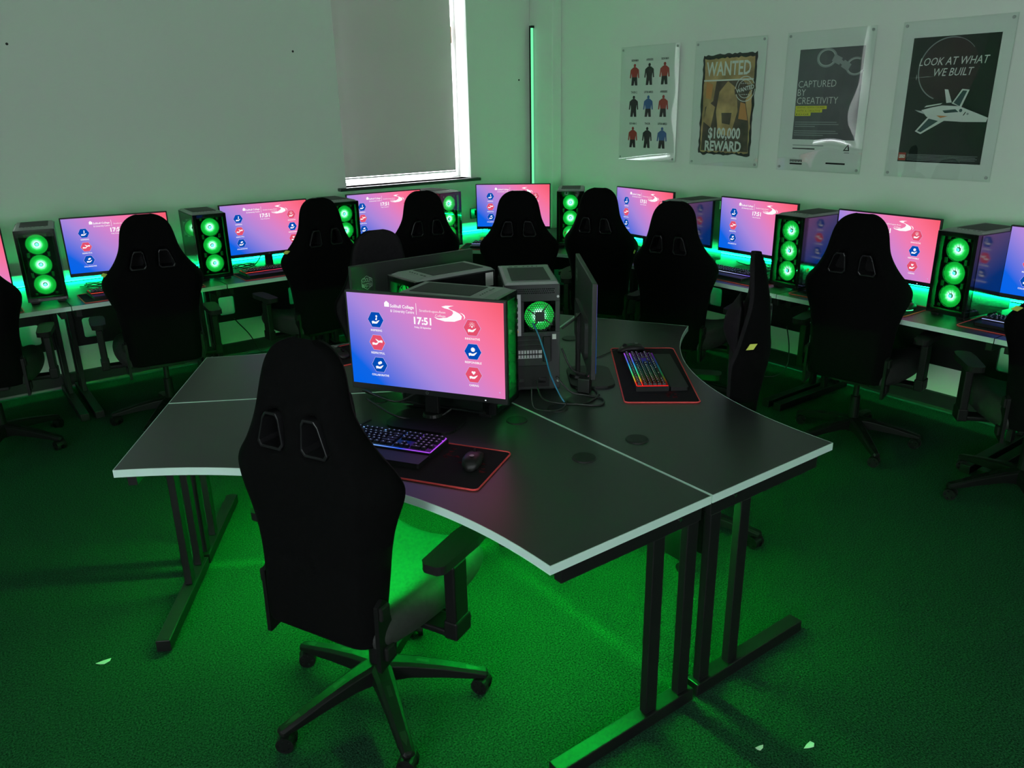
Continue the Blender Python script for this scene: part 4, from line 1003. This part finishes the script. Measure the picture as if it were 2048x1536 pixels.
def art_wanted(a):
    rnd = random.Random(2); y = layer()
    def ragged(w0, w1, z0, z1, n, amp):
        P = []
        for i in range(n): P.append((-w0 + 2 * w0 * i / n, z0 + rnd.uniform(-amp, amp)))
        for i in range(n): P.append((w1 + rnd.uniform(-amp, amp) * .7, z0 + (z1 - z0) * i / n))
        for i in range(n): P.append((w1 - 2 * w1 * i / n, z1 + rnd.uniform(-amp, amp)))
        for i in range(n): P.append((-w0 + rnd.uniform(-amp, amp) * .7, z1 + (z0 - z1) * i / n))
        return P
    a.flat(ragged(.232, .232, -.345, .325, 22, .008), y, ix['black'])
    y = layer(); a.flat(ragged(.214, .214, -.328, .302, 22, .007), y, ix['tan'])
    y = layer(); a.flat([(-.21, -.32), (.21, -.32), (.20, -.13), (.16, .02), (.20, .10), (.12, .155), (-.10, .155), (-.12, .02), (-.19, -.02), (-.20, -.14)], y, ix['brown'])
    y = layer()
    for P, c in (([(-.06, -.20), (.05, -.22), (.10, -.05), (.08, .10), (.00, .15), (-.07, .08), (-.09, -.05)], 'tan'), ([(-.20, -.12), (-.13, -.16), (-.10, -.02), (-.17, .02)], 'tan'), ([(.11, -.10), (.19, -.11), (.16, .0), (.12, .01)], 'orange'), ([(-.19, .04), (-.14, .03), (-.13, .13), (-.19, .15)], 'orange')): a.flat(P, y, ix[c])
    y = layer(); a.flat([(-.03, -.13), (.04, -.14), (.05, -.06), (-.04, -.06)], y, ix['brown'])
    y = layer(); rect(a, -.215, .215, .152, .162, y, 'white')
    y = layer(); a.text('WANTED', -.005, .190, y, w=.385, h=.088, mi=ix['white'], bold=0.02)
    cx, cz = .150, .095; y = layer()
    a.ring(cx, cz, .078, .083, y, 40, ix['white']); a.ring(cx, cz, .056, .060, y, 40, ix['white'])
    T = Matrix.Translation((cx, 0, cz)) @ Matrix.Rotation(R(-12), 4, 'Y')
    y = layer(); a.add([(-.088, y, -.018), (.088, y, -.018), (.088, y, .018), (-.088, y, .018)], [(0, 1, 2, 3)], ix['brown'], T)
    a.text('WANTED', 0, -.012, layer(), w=.15, h=.026, mi=ix['white'], T=T, bold=0.03)
    for i in range(5):
        for s in (-1, 1): a.disc(cx - .03 + .015 * i, cz + s * .036, .004, layer(), 5, ix['white'])
    a.text('$100,000', -.005, -.232, layer(), w=.285, h=.070, mi=ix['white'], bold=0.03)
    a.text('REWARD', -.010, -.318, layer(), w=.325, h=.065, mi=ix['white'], bold=0.035)
def art_cuffs(a):
    y = layer(); rect(a, -.205, .240, -.225, .318, y, 'grey')
    y = layer()
    def tubeflat(cx, cz, r0, r1, a0, a1, m): a.ring(cx, cz, r0, r1, layer(), 36, ix[m], R(a0), R(a1), 0.80)
    tubeflat(-.010, .262, .052, .070, 0, 360, 'mid'); tubeflat(-.010, .262, .055, .059, 0, 360, 'line'); tubeflat(.190, .205, .050, .066, 60, 330, 'mid'); tubeflat(.190, .205, .053, .057, 60, 330, 'line')
    for (x0, z0, x1, z1, w) in ((.035, .262, .088, .236, .022), (.102, .226, .150, .198, .022), (.084, .238, .104, .226, .011)):
        dx, dz = x1 - x0, z1 - z0; l = math.hypot(dx, dz); nx, nz = -dz / l * w, dx / l * w
        a.flat([(x0 + nx, z0 + nz), (x1 + nx, z1 + nz), (x1 - nx, z1 - nz), (x0 - nx, z0 - nz)], layer(), ix['mid'])
    for i, s in enumerate(('CAPTURED', 'BY', 'CREATIVITY')): a.text(s, -.195, .092 - .050 * i, layer(), h=.041, w=(.268, .058, .292)[i], mi=ix['white'], align='L', bold=-0.012)
    for i, (s, w) in enumerate((('GRAPHIC DESIGN COURSES', .225), ('WITH A CREATIVE', .195), ('EDGE', .115))):
        z = -.034 - .0205 * i; rect(a, -.200, -.200 + w, z - .005, z + .0145, layer(), 'yellow'); a.text(s, -.192, z, layer(), h=.0095, w=w - .02, mi=ix['black'], align='L')
    rnd = random.Random(5)
    for i, z in enumerate((-.118, -.131, -.144, -.172, -.185, -.198)):
        rect(a, -.195, -.195 + (.300, .315, .150, .300, .318, .215)[i], z - .0022, z + .0022, layer(), 'mid')
    rect(a, -.195, .03, -.264, -.259, layer(), 'mid'); rect(a, -.195, -.03, -.286, -.279, layer(), 'black')
    tri = [(.170, -.288), (.214, -.288), (.204, -.243)]; a.flat(tri, layer(), ix['black']); a.flat([(.183, -.281), (.204, -.281), (.199, -.260)], layer(), ix['white'])
    rect(a, .180, .215, -.302, -.297, layer(), 'mid')
    for i in range(9): rect(a, -.205 + .0105 * i, -.1985 + .0105 * i, -.368 + .002 * (i % 2), -.352, layer(), 'black')
    rect(a, -.205, -.112, -.384, -.374, layer(), 'black'); rect(a, .06, .195, -.372, -.362, layer(), 'black')
def art_ship(a):
    rect(a, -.235, .235, -.335, .335, layer(), 'space')
    y = layer(); a.flat([(-.02 + .165 * math.cos(R(q)), .165 + .165 * math.sin(R(q))) for q in range(0, 360, 8)], y, ix['planet'])
    a.ring(-.02, .165, .160, .166, layer(), 60, ix['mid'], R(75), R(250)); a.ring(-.02, .165, .162, .165, layer(), 40, ix['mid'], R(40), R(76))
    a.flat([(-.235, .124), (-.13, .127), (-.09, .127), (-.13, .129)], layer(), ix['line']); a.flat([(-.19, .110), (-.187, .127), (-.19, .144), (-.193, .127)], layer(), ix['line'])
    a.text('LOOK AT WHAT', .000, .187, layer(), h=.040, w=.370, mi=ix['white'], bold=0.0, shear=0.2)
    a.text('WE BUILT', .005, .130, layer(), h=.040, w=.215, mi=ix['white'], bold=0.0, shear=0.2)
    q = lambda P, c: a.flat(P, layer(), ix[c])          # a plain white wedge-shaped spacecraft
    q([(.030, -.015), (.075, .060), (.115, .055), (.085, -.035)], 'white'); q([(.040, -.012), (.080, .052), (.103, .049), (.075, -.030)], 'slate')
    q([(-.155, -.165), (-.120, -.180), (.005, -.105), (-.09, -.085)], 'white'); q([(-.142, -.163), (-.121, -.170), (-.03, -.108), (-.085, -.095)], 'slate')
    q([(-.135, -.050), (-.08, -.036), (-.02, -.025), (.075, -.030), (.235, -.090), (.228, -.112), (.10, -.112), (-.02, -.105), (-.10, -.085)], 'white')
    q([(-.175, -.048), (-.125, -.056), (-.11, -.072), (-.145, -.062)], 'line'); q([(-.02, .060), (.0, .058), (.03, -.01), (.0, -.012)], 'white'); q([(-.12, -.035), (-.03, -.020), (-.02, -.012), (-.11, -.026)], 'white')
    q([(-.015, -.052), (.055, -.045), (.075, -.060), (.0, -.066)], 'slate'); q([(-.045, -.078), (.02, -.082), (-.02, -.092)], 'orange'); a.disc(.085, -.052, .009, layer(), 14, ix['slate']); a.disc(.125, -.070, .006, layer(), 12, ix['mid'])
    q([(.100, -.078), (.110, -.060), (.116, -.060), (.106, -.078)], 'black')
    rect(a, -.232, -.188, -.328, -.284, layer(), 'red'); a.text('LEGO', -.210, -.314, layer(), h=.017, w=.036, mi=ix['white'], bold=0.05)
    for i in range(5): rect(a, -.180, .215 - (.09 if i == 4 else 0.01 * (i % 2)), -.295 - .0078 * i, -.2925 - .0078 * i, layer(), 'mid')
make_poster('hero_poster', 'acrylic-fronted poster of nine small figures, beside the corner', 4.615, 1.782, 0.612, 0.846, art_heroes); L_[0] = 0
make_poster('wanted_poster', 'acrylic-fronted poster reading WANTED and $100,000 REWARD', 3.855, 1.777, 0.612, 0.846, art_wanted); L_[0] = 0
make_poster('handcuff_poster', 'acrylic-fronted poster reading CAPTURED BY CREATIVITY with handcuffs', 3.090, 1.777, 0.606, 0.846, art_cuffs); L_[0] = 0
make_poster('starship_poster', 'acrylic-fronted poster reading LOOK AT WHAT WE BUILT with a starship', 2.325, 1.778, 0.606, 0.846, art_ship)

# ================================================================== sockets, cables, odds and ends
t = thing('wall_socket', 'black wall socket with a plug in it, beside the corner screen', 'socket', (4.035, YL - 0.004, 0.885))
MB().box((0, -0.003, 0), (0.15, 0.014, 0.090)).build('socket_plate', 'gloss', t, bevel=0.004)
MB().box((0.012, -0.028, 0.0), (0.050, 0.040, 0.052)).build('plug', 'plastic', t, bevel=0.010)
def cable(name, pts, r, lab, m='cable', cat='cable', grp='cables', k=8):
    tag(MB().tube(spline(pts, k), r, 6).build(name, m, smooth=True), lab, cat, grp)
Z = DZ + 0.004
cable('power_cable', [(4.04, YL - 0.05, 0.88), (4.045, YL - 0.06, 0.83), (4.05, YL - 0.05, 0.78), (4.06, YL - 0.045, 0.735)], 0.004, 'black cable hanging from the wall socket')
# the pod's tangle
cable('network_cable', [(1.735, 2.235, 1.04), (1.735, 2.20, 1.00), (1.755, 2.185, 0.92), (1.780, 2.185, 0.84), (1.805, 2.165, 0.765), (1.815, 2.145, Z)], 0.0032, 'blue network cable running from the pod tower down to the desk', m='blue')
def nb(i, pts, lab, r=0.0038): cable('cable', pts, r, lab)
nb(0, [(1.905, 2.270, 0.98), (1.96, 2.26, 1.01), (2.02, 2.29, 1.02), (2.05, 2.30, 1.02)], 'black cable arching from the ported pod tower to the edge-on monitor')
nb(1, [(1.905, 2.270, 0.90), (1.93, 2.24, 0.82), (1.99, 2.22, 0.785), (2.05, 2.26, 0.79)], 'black cable sagging behind the stand of the edge-on monitor')
nb(2, [(1.86, 2.25, 0.80), (1.89, 2.20, 0.745), (1.93, 2.15, Z), (1.95, 2.08, Z), (1.90, 2.04, Z), (1.84, 2.10, Z), (1.83, 2.15, Z)], 'black cable curling on the desk below the ported pod tower')
nb(3, [(1.77, 2.26, 0.80), (1.76, 2.21, 0.745), (1.80, 2.14, Z), (1.87, 2.09, Z), (1.96, 2.12, Z), (2.00, 2.19, Z), (1.95, 2.24, Z)], 'black cable looping past the desk grommet to the edge-on monitor')
nb(4, [(2.02, 2.25, 0.80), (1.98, 2.20, 0.79), (1.97, 2.17, 0.86), (1.99, 2.20, 0.92), (2.03, 2.22, 0.90), (2.00, 2.19, 0.885)], 'black cable tied in a small bow behind the edge-on monitor', 0.003)
nb(5, [(1.70, 2.20, 0.80), (1.69, 2.17, Z), (1.74, 2.10, Z), (1.80, 2.12, Z), (1.815, 2.14, Z)], 'thin black cable from the pod tower into the desk grommet', 0.003)
nb(6, [(1.33, 2.36, 0.84), (1.27, 2.42, 0.79), (1.22, 2.45, 0.80), (1.17, 2.50, 0.83), (1.20, 2.56, 0.80), (1.29, 2.55, 0.75), (1.36, 2.50, Z)], 'black cables bunched under the lit nearest screen')
nb(7, [(1.17, 2.50, 0.80), (1.22, 2.40, 0.755), (1.28, 2.36, Z), (1.36, 2.32, Z), (1.41, 2.30, 0.76)], 'black cable looping behind the stand of the nearest screen')
nb(8, [(2.555, 2.505, Z + 0.006), (2.47, 2.52, Z), (2.36, 2.50, Z), (2.25, 2.47, Z), (2.15, 2.40, Z)], 'mouse cable running from the mouse by the rainbow keyboard', 0.0025)
nb(9, [(2.13, 2.22, Z + 0.004), (2.10, 2.24, Z), (2.06, 2.235, Z), (2.00, 2.18, Z), (1.97, 2.12, Z)], 'keyboard cable running from the back of the rainbow keyboard', 0.0028)
nb(10, [(1.02, 2.30, Z + 0.004), (1.05, 2.34, Z), (1.10, 2.42, Z), (1.16, 2.45, Z)], 'keyboard cable below the nearest screen', 0.0028)
t = thing('cable_adapter', 'small black adapter with a silver plug behind the edge-on monitor', 'adapter', (1.955, 2.19, DZ), 0.5)
MB().box((0, 0, 0.030), (0.035, 0.05, 0.06)).build('adapter_body', 'plastic', t, bevel=0.004)
MB().cyl((0.02, 0.0, 0.05), (0.06, 0.01, 0.05), 0.009, n=14).build('plug_sleeve', 'chrome', t)
# wall seats: cable coils on the desk, leads hanging from the screens
rnd = random.Random(11)
for k, x, y, a in MON[3:]:
    if k in ('L1',): continue
    c, s = math.cos(R(a)), math.sin(R(a))
    W_ = lambda dx, dy, z: (x + dx * c - dy * s, y + dx * s + dy * c, z)
    cable('screen_cable', [W_(-0.04, 0.045, DZ + 0.16), W_(-0.045, 0.07, DZ + 0.08), W_(-0.10, 0.10, Z + .006), W_(-0.20, 0.12, Z), W_(-0.27, 0.16, Z)], 0.0035, 'black screen cable drooping to the desk ' + SEAT[k], grp='screen cables')
    pts = []
    ox = 0.02 if k[0] == 'R' else -0.16
    for i in range(22):
        th = i * 0.95; r = 0.045 + 0.012 * math.sin(i * 2.1)
        pts.append(W_(ox + 1.5 * r * math.cos(th), 0.10 + 0.6 * r * math.sin(th) + rnd.uniform(-.008, .008), Z + 0.004 + 0.022 * (0.5 + 0.5 * math.sin(i * 1.3))))
    cable('coiled_cable', pts, 0.0026, 'coil of thin black cable on the desk ' + SEAT[k], grp='coiled cables', k=4)
for (k, (l, a)) in TOW[3:]:
    c, s = math.cos(a), math.sin(a)
    W_ = lambda dx, dy, z: (l[0] + dx * c - dy * s, l[1] + dx * s + dy * c, z)
    if k in ('L2', 'L3', 'R6', 'R7', 'R8'):
        cable('tower_cable', [W_(-0.01, .392, DZ + .22), W_(-.02, .41, DZ + .20), W_(-.06, .42, DZ + .12), W_(-.14, .40, DZ + .05), W_(-.19, .33, Z + .01), W_(-.24, .28, Z), W_(-.17, .24, Z), W_(-.14, .31, Z + .02)], 0.0035, 'black cable spilling behind the tower ' + SEAT[k], grp='tower cables')
cable('floor_cable', [(1.73, YL - 0.14, 0.33), (1.77, YL - 0.09, 0.28), (1.86, YL - 0.05, 0.16), (1.92, YL - 0.035, 0.03), (1.95, YL - 0.06, 0.006)], 0.004, 'thin black cable hanging below the second window-wall desk', grp='floor cables')
cable('floor_cable', [(4.60, 3.10, 0.34), (4.62, 3.08, 0.20), (4.60, 3.07, 0.06), (4.50, 3.09, 0.006), (4.42, 3.16, 0.006)], 0.004, 'thin black cable hanging to the carpet behind the profile chair', grp='floor cables')
for (x, z, lab) in ((0.65, 2.196, 'small dark screw hole in the bare window wall, farther from the blind'), (2.457, 2.192, 'small dark screw hole in the wall next to the blind'), (4.527, 2.001, 'small dark screw hole between the window and the tube light')):
    tag(MB().cyl((x, YL + 0.002, z), (x, YL - 0.0015, z), 0.008, n=12).build('screw_hole', 'plastic'), lab, 'screw hole', 'screw holes in the wall')
for (x, y, a, s_, lab) in ((0.192, 2.682, 0.6, 0.028, 'pale paper scrap on the carpet left of the slatted desk frame'), (1.659, 1.064, 0.2, 0.018, 'small pale paper scrap on the carpet before the pod'), (1.783, 0.981, 0.9, 0.024, 'larger pale paper scrap on the carpet before the pod')):
    P = [(s_ * r_ * math.cos(a + i), 0.5 * s_ * r_ * math.sin(a + i), 0.0006 * (i % 3)) for i, r_ in enumerate((1, .7, 1.1, .6, .9, .75))]
    m = MB(); m.add([(p[0], p[1], p[2] + 0.003) for p in P] + [(p[0], p[1], p[2] + 0.002) for p in P], [(0, 1, 2, 3, 4, 5), (11, 10, 9, 8, 7, 6)] + [(i, 6 + i, 6 + (i + 1) % 6, (i + 1) % 6) for i in range(6)])
    tag(m.build('paper_scrap', 'paper', loc=(x, y, 0.0)), lab, 'paper scrap', 'paper scraps on the carpet')
